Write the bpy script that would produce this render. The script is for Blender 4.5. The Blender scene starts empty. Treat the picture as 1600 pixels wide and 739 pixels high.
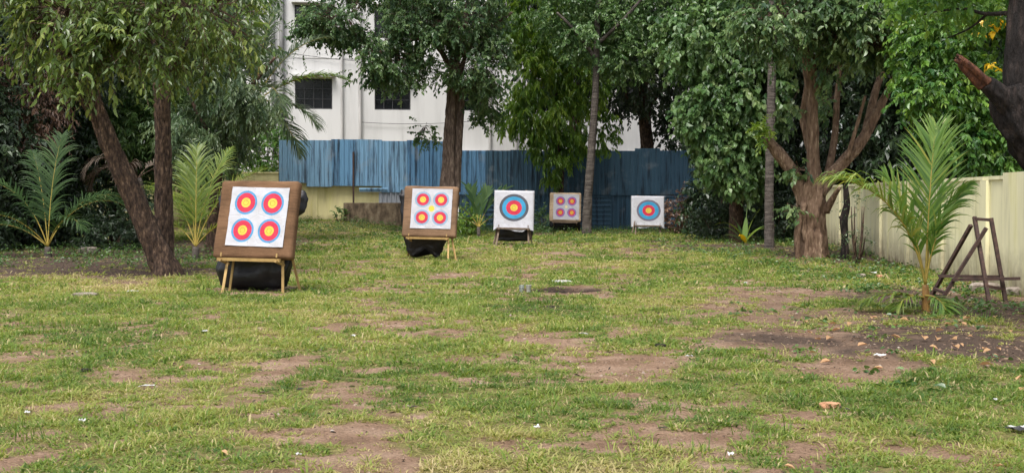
import bpy, bmesh, math, random
import numpy as np
from mathutils import Vector, Matrix

random.seed(7)
R = np.random.default_rng(11)
SC = bpy.context.scene
COL = SC.collection
rad = math.radians

# ------------------------------------------------------------------ camera
CAM_H, F = 1.45, 2000.0
PITCH = math.atan((369.5 - 306.0) / F)
cp, sp = math.cos(PITCH), math.sin(PITCH)
cam = bpy.data.cameras.new("camera")
cam.sensor_fit = 'HORIZONTAL'; cam.sensor_width = 36.0
cam.lens = 36.0 * F / 1600.0
cam.clip_start = 0.1; cam.clip_end = 2000
camo = bpy.data.objects.new("camera", cam); COL.objects.link(camo)
camo.location = (0, 0, CAM_H); camo.rotation_euler = (math.pi/2 - PITCH, 0, 0)
SC.camera = camo

def at(px, py, Y):
    u = (px - 800.0)/F; v = (369.5 - py)/F
    dy = cp + v*sp; dz = -sp + v*cp
    s = Y/dy
    return Vector((u*s, Y, CAM_H + dz*s))

def sstep(a, b, x):
    t = np.clip((x-a)/(b-a), 0, 1); return t*t*(3-2*t)

# ------------------------------------------------------------------ noise
_H = np.random.default_rng(3).random((512, 512))
def vnoise(x, y):
    x = np.asarray(x, float); y = np.asarray(y, float)
    xi = np.floor(x).astype(int); yi = np.floor(y).astype(int)
    fx = x-xi; fy = y-yi
    fx = fx*fx*(3-2*fx); fy = fy*fy*(3-2*fy)
    h = lambda a, b: _H[a & 511, b & 511]
    return (h(xi, yi)*(1-fx)+h(xi+1, yi)*fx)*(1-fy)+(h(xi, yi+1)*(1-fx)+h(xi+1, yi+1)*fx)*fy
def fbm(x, y, o=4):
    s = 0; a = .5
    for i in range(o):
        s = s + a*vnoise(x*2**i+17.3*i, y*2**i+5.1*i); a *= .5
    return s/(1-.5**o)

def gz(x, y):
    x = np.asarray(x, float); y = np.asarray(y, float)
    h = 0.45*sstep(43, 55, y)*sstep(-2.5, -7, x)
    h = h + .05*(fbm(x*.35, y*.35, 3)-.5) + .02*(fbm(x*1.7+9, y*1.7, 3)-.5)
    h = h - .15*np.exp(-(((x-.80)/.60)**2+((y-19.75)/.45)**2)**3)
    return h
def G(px, py):
    Y = 20.0
    u = (px-800)/F; v = (369.5-py)/F
    dy = cp+v*sp; dz = -sp+v*cp
    t = -CAM_H/dz if dz < 0 else 60
    x, y = u*t, dy*t
    for _ in range(6):
        z = float(gz(x, y)); t = (CAM_H - z)/-dz; x, y = u*t, dy*t
    return Vector((x, y, float(gz(x, y))))

# ------------------------------------------------------------------ materials
def new_mat(name):
    m = bpy.data.materials.new(name); m.use_nodes = True
    nt = m.node_tree; b = nt.nodes['Principled BSDF']
    return m, nt, b
def N(nt, t, **kw):
    n = nt.nodes.new(t)
    for k, v in kw.items():
        if k in n.inputs: n.inputs[k].default_value = v
        else: setattr(n, k, v)
    return n
def ramp(nt, stops, interp='LINEAR'):
    r = nt.nodes.new('ShaderNodeValToRGB'); r.color_ramp.interpolation = interp
    e = r.color_ramp.elements
    while len(e) > 1: e.remove(e[-1])
    e[0].position = stops[0][0]; e[0].color = (*stops[0][1], 1)
    for p, c in stops[1:]:
        q = e.new(p); q.color = (*c, 1)
    return r
def noise_mat(name, cols, scale=5, stretch=(1, 1, 1), rough=.8, bump=.3, bscale=None, detail=8, spec=.3, dist=.02, metal=0, lo=.3, hi=.7, wave=None):
    m, nt, b = new_mat(name); L = nt.links
    tc = N(nt, 'ShaderNodeTexCoord'); mp = N(nt, 'ShaderNodeMapping'); mp.inputs['Scale'].default_value = stretch
    L.new(tc.outputs['Object'], mp.inputs[0])
    n1 = N(nt, 'ShaderNodeTexNoise', Scale=scale, Detail=detail, Roughness=.65); L.new(mp.outputs[0], n1.inputs['Vector'])
    k = len(cols)
    r = ramp(nt, [(lo+(hi-lo)*i/max(1, k-1), c) for i, c in enumerate(cols)])
    L.new(n1.outputs['Fac'], r.inputs[0]); L.new(r.outputs[0], b.inputs['Base Color'])
    b.inputs['Roughness'].default_value = rough; b.inputs['Specular IOR Level'].default_value = spec; b.inputs['Metallic'].default_value = metal
    if bump:
        n2 = N(nt, 'ShaderNodeTexNoise', Scale=bscale or scale*3, Detail=8, Roughness=.6); L.new(mp.outputs[0], n2.inputs['Vector'])
        bp = N(nt, 'ShaderNodeBump', Strength=bump, Distance=dist); L.new(n2.outputs['Fac'], bp.inputs['Height']); L.new(bp.outputs[0], b.inputs['Normal'])
    return m
def leaf_mat(name, cols, transl=.25, rough=.36, spec=.6):
    m, nt, b = new_mat(name); L = nt.links
    a = N(nt, 'ShaderNodeAttribute', attribute_name='tint')
    k = len(cols)
    r = ramp(nt, [(i/(k-1), c) for i, c in enumerate(cols)])
    L.new(a.outputs['Fac'], r.inputs[0]); L.new(r.outputs[0], b.inputs['Base Color'])
    b.inputs['Roughness'].default_value = rough; b.inputs['Specular IOR Level'].default_value = spec
    tr = N(nt, 'ShaderNodeBsdfTranslucent')
    hs = N(nt, 'ShaderNodeHueSaturation', Hue=.485, Saturation=1.1, Value=1.5); L.new(r.outputs[0], hs.inputs['Color']); L.new(hs.outputs[0], tr.inputs[0])
    mx = N(nt, 'ShaderNodeMixShader'); mx.inputs[0].default_value = transl
    L.new(b.outputs[0], mx.inputs[1]); L.new(tr.outputs[0], mx.inputs[2])
    L.new(mx.outputs[0], nt.nodes['Material Output'].inputs[0])
    return m

M = {}
M['bark_dark'] = noise_mat('bark_dark', [(.014, .010, .008), (.05, .032, .024), (.11, .07, .048), (.30, .20, .135)], 13, (1.5, 1.5, .55), .9, 1.0, 14, dist=.06)
M['bark_brown'] = noise_mat('bark_brown', [(.03, .019, .014), (.13, .08, .052), (.21, .138, .092), (.42, .31, .22)], 10, (1.6, 1.6, .35), .9, 1.0, 12, dist=.05)
M['bark_mix'] = noise_mat('bark_mix', [(.025, .018, .015), (.09, .062, .048), (.16, .115, .09), (.30, .23, .18)], 9, (1.6, 1.6, .4), .9, 1.0, 14, dist=.05)
M['bark_grey'] = noise_mat('bark_grey', [(.035, .03, .026), (.10, .085, .075), (.2, .18, .16)], 6, (1.2, 1.2, 1), .9, .9, 16, dist=.04)
M['bark_black'] = noise_mat('bark_black', [(.005, .004, .004), (.016, .012, .011), (.06, .042, .036)], 8, (1.8, 1.8, .4), .85, 1.0, 9, dist=.12)
M['bark_palm'] = noise_mat('bark_palm', [(.03, .026, .023), (.08, .067, .058), (.15, .13, .112)], 3, (1, 1, 6), .9, .9, 4, dist=.04)
M['broken_wood'] = noise_mat('broken_wood', [(.02, .01, .008), (.09, .035, .02), (.22, .09, .045)], 10, (2, 2, .5), .8, 1.0, 12, dist=.04)
M['leaf_droop'] = leaf_mat('leaf_droop', [(.055, .095, .025), (.10, .165, .04), (.165, .235, .055), (.28, .33, .09)], .4)
M['leaf_grey'] = leaf_mat('leaf_grey', [(.05, .095, .045), (.10, .155, .07), (.17, .22, .10)], .35)
M['leaf_ficus'] = leaf_mat('leaf_ficus', [(.036, .082, .036), (.075, .145, .052), (.13, .215, .08), (.21, .29, .11)], .38)
M['leaf_mango'] = leaf_mat('leaf_mango', [(.05, .12, .02), (.10, .20, .028), (.18, .30, .04), (.26, .36, .06)], .4)
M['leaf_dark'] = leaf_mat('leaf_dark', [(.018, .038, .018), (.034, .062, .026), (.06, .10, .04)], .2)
M['leaf_vine'] = leaf_mat('leaf_vine', [(.045, .105, .036), (.09, .175, .056), (.15, .25, .085), (.23, .31, .13)], .38)
M['leaf_bright'] = leaf_mat('leaf_bright', [(.04, .12, .03), (.085, .19, .04), (.14, .27, .045), (.22, .34, .06)], .4)
M['leaf_dead'] = leaf_mat('leaf_dead', [(.07, .04, .028), (.17, .10, .065), (.27, .17, .11)], .25)
M['litter'] = leaf_mat('litter_leaf', [(.03, .022, .016), (.10, .065, .04), (.18, .12, .07), (.30, .22, .13)], .1, .7)
M['leaf_feather'] = leaf_mat('leaf_feather', [(.05, .11, .035), (.10, .18, .05), (.18, .26, .07)], .4)
M['leaf_yellow'] = leaf_mat('leaf_yellow', [(.5, .33, .01), (.65, .45, .02)], .3)
M['leaf_orange'] = leaf_mat('leaf_orange', [(.36, .2, .09), (.5, .32, .17)], .2, .7)
M['frond_green'] = leaf_mat('frond_green', [(.05, .13, .02), (.10, .2, .03), (.18, .28, .05), (.36, .36, .08)], .3, .35)
M['frond_dark'] = leaf_mat('frond_dark', [(.018, .045, .014), (.036, .075, .02), (.07, .12, .035)], .2, .55, .3)
M['frond_grey'] = leaf_mat('frond_grey', [(.04, .07, .03), (.08, .12, .05), (.16, .19, .09)], .25, .35)
M['frond_yellow'] = leaf_mat('frond_yellow', [(.07, .13, .018), (.14, .20, .026), (.26, .29, .045)], .3, .45)
M['frond_dry'] = leaf_mat('frond_dry', [(.05, .035, .025), (.09, .065, .045), (.14, .11, .08)], .15, .6)
M['rachis'] = noise_mat('rachis', [(.22, .19, .03), (.36, .25, .06)], 8, rough=.5, bump=.1)
M['stem_orange'] = noise_mat('stem_orange', [(.10, .07, .03), (.30, .16, .05), (.42, .26, .08)], 5, (1, 1, .4), rough=.5, bump=.3)
M['weed'] = leaf_mat('weed', [(.03, .08, .018), (.06, .13, .025), (.11, .2, .04)])
M['grass'] = leaf_mat('grass', [(.065, .125, .026), (.135, .21, .04), (.235, .285, .066), (.36, .335, .12), (.48, .40, .23)], .42, .55, .25)
M['cover'] = noise_mat('black_cover', [(.006, .006, .008), (.014, .014, .017)], 6, rough=.45, bump=.5, bscale=5, dist=.05, spec=.4)
M['wood_yellow'] = noise_mat('wood_yellow', [(.25, .155, .055), (.40, .27, .10)], 7, (1, 1, .3), .65, .2)
M['wood_old'] = noise_mat('wood_old', [(.10, .07, .05), (.2, .15, .11)], 7, (1, 1, .3), .8, .3)
M['steel_rust'] = noise_mat('steel_rust', [(.028, .018, .016), (.06, .034, .028), (.11, .06, .045)], 14, rough=.7, bump=.4, spec=.4)
M['pipe'] = noise_mat('pipe', [(.3, .29, .28), (.5, .49, .48)], 3, (1, 1, .2), .6, 0)
M['pipe_dark'] = noise_mat('pipe_dark', [(.05, .05, .05), (.16, .16, .16), (.4, .4, .4)], 1.2, (1, 1, .4), .7, 0)
M['glass'] = noise_mat('dark_glass', [(.006, .007, .009), (.02, .022, .026)], 1.4, rough=.15, bump=0, spec=.5)
M['frame_dark'] = noise_mat('window_metal', [(.03, .03, .032), (.06, .06, .065)], 5, rough=.6, bump=0)
M['white_scrap'] = noise_mat('white_scrap', [(.4, .4, .4), (.62, .62, .61)], 20, rough=.7, bump=.2)
M['black_scrap'] = noise_mat('black_scrap', [(.01, .01, .012), (.03, .03, .03)], 20, rough=.5, bump=.2)
M['stone'] = noise_mat('stone', [(.13, .10, .08), (.24, .2, .165), (.36, .31, .27)], 14, rough=.9, bump=.8)
M['slab'] = noise_mat('slab', [(.3, .29, .28), (.5, .49, .47)], 10, rough=.9, bump=.5)
M['brick'] = noise_mat('brick', [(.36, .17, .09), (.52, .30, .18)], 18, rough=.9, bump=.6)

def mat_brown_foam(name, c):
    m, nt, b = new_mat(name); L = nt.links
    tc = N(nt, 'ShaderNodeTexCoord')
    mp = N(nt, 'ShaderNodeMapping'); mp.inputs['Scale'].default_value = (1.2, 1.2, 9); L.new(tc.outputs['Object'], mp.inputs[0])
    n1 = N(nt, 'ShaderNodeTexNoise', Scale=4, Detail=8, Roughness=.7); L.new(mp.outputs[0], n1.inputs['Vector'])
    n3 = N(nt, 'ShaderNodeTexNoise', Scale=2.2, Detail=4); L.new(tc.outputs['Object'], n3.inputs['Vector'])
    r = ramp(nt, [(.34, tuple(x*.5 for x in c)), (.5, c), (.66, tuple(min(1, x*1.5) for x in c))])
    mx = N(nt, 'ShaderNodeMath', operation='ADD'); sc = N(nt, 'ShaderNodeMath', operation='MULTIPLY'); sc.inputs[1].default_value = .5
    L.new(n1.outputs['Fac'], mx.inputs[0]); L.new(n3.outputs['Fac'], mx.inputs[1]); L.new(mx.outputs[0], sc.inputs[0])
    L.new(sc.outputs[0], r.inputs[0]); L.new(r.outputs[0], b.inputs['Base Color'])
    b.inputs['Roughness'].default_value = .95; b.inputs['Specular IOR Level'].default_value = .15
    n2 = N(nt, 'ShaderNodeTexNoise', Scale=40, Detail=5); L.new(mp.outputs[0], n2.inputs['Vector'])
    bp = N(nt, 'ShaderNodeBump', Strength=.6, Distance=.01); L.new(n2.outputs['Fac'], bp.inputs['Height']); L.new(bp.outputs[0], b.inputs['Normal'])
    return m

def mat_face(name, rings, cx, cy, mirrored, white=(.45, .455, .50), spot=None, asp=1.0):
    """printed archery paper: rings are (radius, colour) from the middle out, in paper widths"""
    m, nt, b = new_mat(name); L = nt.links
    uv = N(nt, 'ShaderNodeTexCoord')
    sub = N(nt, 'ShaderNodeVectorMath', operation='SUBTRACT'); sub.inputs[1].default_value = (.5, .5, 0)
    L.new(uv.outputs['UV'], sub.inputs[0])
    v = sub
    if mirrored:
        ab = N(nt, 'ShaderNodeVectorMath', operation='ABSOLUTE'); L.new(sub.outputs[0], ab.inputs[0]); v = ab
    s2 = N(nt, 'ShaderNodeVectorMath', operation='SUBTRACT'); s2.inputs[1].default_value = (cx, cy, 0); L.new(v.outputs[0], s2.inputs[0])
    mu = N(nt, 'ShaderNodeVectorMath', operation='MULTIPLY'); mu.inputs[1].default_value = (1, asp, 0); L.new(s2.outputs[0], mu.inputs[0])
    le = N(nt, 'ShaderNodeVectorMath', operation='LENGTH'); L.new(mu.outputs[0], le.inputs[0])
    stops = []; prev = 0
    for i, (rr, c) in enumerate(rings):
        stops.append((prev, c))
        mid = (prev+rr)/2
        line = tuple(x*.45 for x in c) if i == 0 else tuple(x*.8+.02 for x in c)
        stops.append((mid-.0035, line)); stops.append((mid+.0035, c))
        prev = rr
    stops.append((prev, white))
    r = ramp(nt, [(p*2, c) for p, c in stops], 'CONSTANT')
    k = N(nt, 'ShaderNodeMath', operation='MULTIPLY'); k.inputs[1].default_value = 2; L.new(le.outputs['Value'], k.inputs[0])
    L.new(k.outputs[0], r.inputs[0]); out = r.outputs[0]
    if spot:
        l2 = N(nt, 'ShaderNodeVectorMath', operation='LENGTH'); L.new(sub.outputs[0], l2.inputs[0])
        lt = N(nt, 'ShaderNodeMath', operation='LESS_THAN'); lt.inputs[1].default_value = spot[0]; L.new(l2.outputs['Value'], lt.inputs[0])
        mx = N(nt, 'ShaderNodeMix', data_type='RGBA'); L.new(lt.outputs[0], mx.inputs[0]); L.new(out, mx.inputs[6]); mx.inputs[7].default_value = (*spot[1], 1); out = mx.outputs[2]
    # arrow holes and scuffs
    vo = N(nt, 'ShaderNodeTexVoronoi', Scale=15); L.new(uv.outputs['UV'], vo.inputs['Vector'])
    no = N(nt, 'ShaderNodeTexNoise', Scale=4.5, Detail=2); L.new(uv.outputs['UV'], no.inputs['Vector'])
    th = N(nt, 'ShaderNodeMath', operation='MULTIPLY_ADD'); th.inputs[1].default_value = .6; th.inputs[2].default_value = -.205; L.new(no.outputs['Fac'], th.inputs[0])
    lt2 = N(nt, 'ShaderNodeMath', operation='LESS_THAN'); L.new(vo.outputs['Distance'], lt2.inputs[0]); L.new(th.outputs[0], lt2.inputs[1])
    mf = N(nt, 'ShaderNodeMath', operation='MULTIPLY'); mf.inputs[1].default_value = .55; L.new(lt2.outputs[0], mf.inputs[0])
    mx2 = N(nt, 'ShaderNodeMix', data_type='RGBA'); L.new(mf.outputs[0], mx2.inputs[0]); L.new(out, mx2.inputs[6]); mx2.inputs[7].default_value = (.12, .10, .09, 1)
    n4 = N(nt, 'ShaderNodeTexNoise', Scale=5, Detail=5); L.new(uv.outputs['UV'], n4.inputs['Vector'])
    r4 = ramp(nt, [(.3, (.86, .84, .8)), (.6, (1, 1, 1))]); L.new(n4.outputs['Fac'], r4.inputs[0])
    mm = N(nt, 'ShaderNodeMix', data_type='RGBA', blend_type='MULTIPLY'); mm.inputs[0].default_value = 1; L.new(mx2.outputs[2], mm.inputs[6]); L.new(r4.outputs[0], mm.inputs[7])
    L.new(mm.outputs[2], b.inputs['Base Color'])
    vc = N(nt, 'ShaderNodeTexVoronoi', feature='DISTANCE_TO_EDGE', Scale=3.4); L.new(uv.outputs['UV'], vc.inputs['Vector'])
    nw_ = N(nt, 'ShaderNodeTexNoise', Scale=6, Detail=5, Distortion=1.2); L.new(uv.outputs['UV'], nw_.inputs['Vector'])
    mn = N(nt, 'ShaderNodeMath', operation='MINIMUM'); mn.inputs[1].default_value = .05; L.new(vc.outputs['Distance'], mn.inputs[0])
    ma = N(nt, 'ShaderNodeMath', operation='MULTIPLY_ADD'); ma.inputs[1].default_value = 6; L.new(mn.outputs[0], ma.inputs[0]); L.new(nw_.outputs['Fac'], ma.inputs[2])
    bp = N(nt, 'ShaderNodeBump', Strength=.2, Distance=.03); L.new(ma.outputs[0], bp.inputs['Height']); L.new(bp.outputs[0], b.inputs['Normal'])
    b.inputs['Roughness'].default_value = .6; b.inputs['Specular IOR Level'].default_value = .25
    return m

# ------------------------------------------------------------------ object helpers
def tag(o, label=None, cat=None, group=None, kind=None):
    if label: o['label'] = label
    if cat: o['category'] = cat
    if group: o['group'] = group
    if kind: o['kind'] = kind
    return o
def empty(name, loc, label, cat, group=None, rz=0):
    o = bpy.data.objects.new(name, None); COL.objects.link(o); o.location = loc; o.rotation_euler = (0, 0, rz)
    o.empty_display_size = .2
    return tag(o, label, cat, group)
def mesh_np(name, verts, loops, totals, mat, parent=None, tint=None, smooth=False, uv=None, attrs=None):
    """verts (N,3); loops flat vertex ids; totals = corners per face (int or array)"""
    verts = np.asarray(verts, np.float32); loops = np.asarray(loops, np.int32).ravel()
    if np.isscalar(totals): totals = np.full(len(loops)//totals, totals, np.int32)
    if parent is not None:
        Mi = np.array(parent.matrix_basis.inverted()); verts = (verts @ Mi[:3, :3].T + Mi[:3, 3]).astype(np.float32)
    me = bpy.data.meshes.new(name)
    me.vertices.add(len(verts)); me.vertices.foreach_set('co', verts.ravel())
    me.loops.add(len(loops)); me.loops.foreach_set('vertex_index', loops)
    starts = np.concatenate([[0], np.cumsum(totals)[:-1]]).astype(np.int32)
    me.polygons.add(len(totals)); me.polygons.foreach_set('loop_start', starts)
    if tint is not None:
        a = me.attributes.new('tint', 'FLOAT', 'FACE'); a.data.foreach_set('value', np.asarray(tint, np.float32))
    if attrs:
        for k, v in attrs.items():
            a = me.attributes.new(k, 'FLOAT', 'POINT'); a.data.foreach_set('value', np.asarray(v, np.float32))
    if uv is not None:
        l = me.uv_layers.new(name='UVMap'); l.data.foreach_set('uv', np.asarray(uv, np.float32)[loops].ravel())
    me.polygons.foreach_set('use_smooth', np.full(len(totals), smooth, bool))
    me.update(calc_edges=True); me.validate()
    me.materials.append(mat)
    o = bpy.data.objects.new(name, me); COL.objects.link(o)
    if parent is not None: o.parent = parent
    return o

class MB:
    def __init__(s): s.v = []; s.f = []
    def add(s, v, f):
        k = len(s.v); s.v += [tuple(x) for x in v]; s.f += [tuple(i+k for i in q) for q in f]
    def box(s, c, d, M3=None):
        x, y, z = [q/2 for q in d]; M3 = M3 or Matrix.Identity(3); c = Vector(c)
        v = [c + M3 @ Vector((a*x, b*y, e*z)) for a in (-1, 1) for b in (-1, 1) for e in (-1, 1)]
        s.add(v, [(0, 1, 3, 2), (4, 6, 7, 5), (0, 4, 5, 1), (2, 3, 7, 6), (0, 2, 6, 4), (1, 5, 7, 3)])
    def bar(s, a, b, w, h=None, up=(0, 0, 1)):
        a = Vector(a); b = Vector(b); d = (b-a); l = d.length; d.normalize()
        u = Vector(up)
        if abs(d.dot(u)) > .95: u = Vector((0, 1, 0))
        x = d.cross(u).normalized(); y = x.cross(d).normalized()
        M3 = Matrix((x, y, d)).transposed()
        s.box((a+b)/2, (w, h or w, l), M3)
    def tube(s, pts, rads, sides=8, wob=0, lobes=0, ph=0, sub=4, seed=0):
        v, f = tube_np(pts, rads, sides, wob, lobes, ph, sub, seed); s.add(v, f)
    def build(s, name, mat, parent=None, smooth=False, bevel=0, kind=None):
        loops = [i for q in s.f for i in q]; tot = np.array([len(q) for q in s.f], np.int32)
        o = mesh_np(name, np.array(s.v), loops, tot, mat, parent, smooth=smooth)
        if bevel:
            bm = bmesh.new(); bm.from_mesh(o.data)
            bmesh.ops.bevel(bm, geom=list(bm.edges), offset=bevel, segments=2, affect='EDGES', profile=.6)
            bm.to_mesh(o.data); bm.free()
        if kind: o['kind'] = kind
        return o

def spline(P, Rr, sub):
    P = [np.array(p, float) for p in P]; n = len(P); out = []; rr = []
    for i in range(n-1):
        p0 = P[max(i-1, 0)]; p1 = P[i]; p2 = P[i+1]; p3 = P[min(i+2, n-1)]
        for k in range(sub):
            t = k/sub
            out.append(.5*((2*p1)+(-p0+p2)*t+(2*p0-5*p1+4*p2-p3)*t*t+(-p0+3*p1-3*p2+p3)*t**3)); rr.append(Rr[i]*(1-t)+Rr[i+1]*t)
    out.append(P[-1]); rr.append(Rr[-1])
    return np.array(out), np.array(rr)
def tube_np(pts, rads, sides=8, wob=0, lobes=0, ph=0, sub=4, seed=0, ridge=0):
    P, rr = spline(pts, rads, sub); n = len(P)
    T = np.gradient(P, axis=0); T /= np.linalg.norm(T, axis=1)[:, None]+1e-9
    ref = np.array([0.31, .95, 0.02]) if abs(T[0, 1]) < .8 else np.array([1., 0, 0])
    A = np.cross(T, ref); A /= np.linalg.norm(A, axis=1)[:, None]+1e-9; B = np.cross(T, A)
    th = np.linspace(0, 2*math.pi, sides, endpoint=False)
    k = np.ones((n, sides))
    ln = np.concatenate([[0], np.cumsum(np.linalg.norm(np.diff(P, axis=0), axis=1))])
    if wob: k = k + wob*2*(fbm((th*2.2+seed*3.7)[None, :]+0*ln[:, None], ln[:, None]*3+seed*11.1+0*th[None, :], 3)-.5) * np.where((th < 10), 1, 1)[None, :]
    if ridge:
        aa = vnoise((th*7)[None, :]+2.2*fbm(ln*1.7+seed, ln*0+3, 2)[:, None], ln[:, None]*3.2+seed*5.3+0*th[None, :])
        bb = vnoise((th*16+9)[None, :], ln[:, None]*7+seed+0*th[None, :])
        k = k - ridge*(1-np.minimum(1, np.abs(aa-.5)*5)) - ridge*.5*bb
    if lobes: k = k + .22*np.cos(lobes*th[None, :]+ph+ln[:, None]*.8)*np.linspace(1, .5, n)[:, None]
    V = P[:, None, :]+(rr[:, None]*k)[:, :, None]*(np.cos(th)[None, :, None]*A[:, None, :]+np.sin(th)[None, :, None]*B[:, None, :])
    V = V.reshape(-1, 3)
    f = [(i*sides+j, i*sides+(j+1) % sides, (i+1)*sides+(j+1) % sides, (i+1)*sides+j) for i in range(n-1) for j in range(sides)]
    f.append(tuple(range(sides-1, -1, -1))); f.append(tuple((n-1)*sides+j for j in range(sides)))
    return V, f

def norm(a): return a/(np.linalg.norm(a, axis=-1, keepdims=True)+1e-9)

def leaf_arrays(base, d, nrm, L, W, fold=.25, curl=.15):
    """arrays of leaves -> verts, quads; two folded halves per leaf"""
    d = norm(d); s = norm(np.cross(d, nrm)); u = np.cross(s, d)
    L = L[:, None]; W = W[:, None]
    v = np.empty((len(base), 6, 3))
    v[:, 0] = base
    v[:, 1] = base+d*L*.30+s*W*.5+u*W*fold
    v[:, 2] = base+d*L*.68+s*W*.40+u*(W*fold-L*curl*.4)
    v[:, 3] = base+d*L-u*L*curl
    v[:, 4] = base+d*L*.68-s*W*.40+u*(W*fold-L*curl*.4)
    v[:, 5] = base+d*L*.30-s*W*.5+u*W*fold
    k = (np.arange(len(base))*6)[:, None]
    q = np.concatenate([k+np.array([[0, 1, 2, 3]]), k+np.array([[0, 3, 4, 5]])], 1)
    return v.reshape(-1, 3), q.ravel()

def foliage(name, mat, parent, blobs, L=.1, W=.045, per=10, twig=.4, droop=.5, gap=.42, gs=.9, fold=.25, hang=.6, tb=0.0, seed=1, twigs=0):
    g = np.random.default_rng(seed); C = []; D = []; TB = []
    for (c, rx, ry, rz, n) in blobs:
        c = np.array(c); n = int(n*1.0)
        d = norm(g.normal(size=(n*3, 3))); r = (.35+.65*g.random(n*3)**.45)
        q = d*r[:, None]; p = c+q*np.array([rx, ry, rz])*(1+.25*(g.random((n*3, 1))-.5))
        nz = .5*fbm(p[:, 0]/gs+seed*3, p[:, 2]/gs+p[:, 1]*.37/gs, 3)+.5*fbm(p[:, 1]/gs+seed, p[:, 2]/gs*1.1+p[:, 0]*.41/gs+7, 3)
        ok = np.where(nz > gap)[0][:n]
        C.append(p[ok]); D.append(d[ok]); TB.append(np.full(len(ok), (g.random()-.5)*.15))
    C = np.concatenate(C); D = np.concatenate(D); TB = np.concatenate(TB); n = len(C)
    tw = norm(D*.7+g.normal(size=(n, 3))*.55+np.array([0, 0, -droop*.6]))
    tl = twig*(.6+.8*g.random(n))
    side = norm(np.cross(tw, np.array([0, 0, 1.])+.3*g.normal(size=(n, 3))))
    ctint = .45+.22*g.normal(size=n)+TB+tb
    j = (np.arange(per)+.6)/per
    t = j[None, :]+0*tl[:, None]
    base = C[:, None, :]+tw[:, None, :]*(tl[:, None]*t)[:, :, None]
    base[:, :, 2] -= droop*.35*tl[:, None]*t**2
    sg = np.where(np.arange(per) % 2 == 0, 1., -1.)
    d = tw[:, None, :]*.55+side[:, None, :]*sg[None, :, None]*.75+.35*g.normal(size=(n, per, 3))
    d[:, :, 2] -= hang
    nr = np.array([0, 0, 1.])+.45*g.normal(size=(n, per, 3))+.35*D[:, None, :]
    sz = (.45+.8*g.random((n, per)))*(.75+.5*g.random((n, 1)))
    m_ = n*per
    v, q = leaf_arrays(base.reshape(m_, 3), d.reshape(m_, 3), nr.reshape(m_, 3), (L*sz).ravel(), (W*sz).ravel(), fold)
    ti = np.clip(ctint[:, None]+.13*g.normal(size=(n, per)), 0, 1).ravel()
    o = mesh_np(name, v, q, 4, mat, parent, tint=np.repeat(ti, 2))
    # bare twigs carrying the sprays
    if twigs and parent is not None:
        k_ = g.random(n) < twigs; c_, t_, l_ = C[k_], tw[k_], tl[k_]; m2 = len(c_)
        back = c_-D[k_]*(.25+.5*g.random((m2, 1)))+np.array([0, 0, .10]); mid_ = c_; end = c_+t_*l_[:, None]; end[:, 2] -= droop*.35*l_
        V = []; w_ = .006+.006*g.random((m2, 1))
        for (p_, s_) in ((back, 1.3), (mid_, 1.0), (end, .35)):
            for a_ in (0, 2.1, 4.2): V.append(p_+w_*s_*np.array([math.cos(a_), .3, math.sin(a_)]))
        V = np.stack(V, 1); q_ = np.array([[0, 1, 4, 3], [1, 2, 5, 4], [2, 0, 3, 5], [3, 4, 7, 6], [4, 5, 8, 7], [5, 3, 6, 8]])
        mesh_np('twigs', V.reshape(-1, 3), ((np.arange(m2)*9)[:, None, None]+q_[None]).reshape(-1), 4, M['bark_dark'], parent)
    return o

def blob(px, py, Y, rx, rz, ry, n):
    return (tuple(at(px, py, Y)), rx*Y/F, ry, rz*Y/F, n)

def pix_path(pts, Y):
    """[(px,py,width_px[,Y])] -> points, radii"""
    P = []; r = []
    for p in pts:
        y = p[3] if len(p) > 3 else Y
        P.append(at(p[0], p[1], y)); r.append(p[2]*y/F/2)
    return P, r

def tree(name, label, cat, trunk, Y, limbs, crowns, bark, group=None, sides=14, wob=.12, lobes=0, seed=1, loc=None):
    P, r = pix_path(trunk, Y)
    root = empty(name, P[0] if loc is None else loc, label, cat, group)
    bpy.context.view_layer.update()
    P[0] = P[0]-Vector((0, 0, .15))
    v, f = tube_np(P, r, max(sides, 56), wob, lobes, 0, 20, seed, .10)
    mb = MB(); mb.add(v, f); mb.build('trunk', bark, root, True)
    for i, l in enumerate(limbs):
        P, r = pix_path(l, Y)
        mb = MB(); vb, fb = tube_np(P, r, 28 if l[0][2] > 14 else 10, wob, 0, 0, 14 if l[0][2] > 14 else 6, seed+i+1, .09 if l[0][2] > 14 else 0); mb.add(vb, fb); mb.build('branch', bark, root, True)
    for i, (mat, blobs, kw) in enumerate(crowns):
        kw = dict(kw); nm = kw.pop('name', 'crown')
        foliage(nm, mat, root, blobs, seed=seed*7+i, **kw)
    return root

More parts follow.
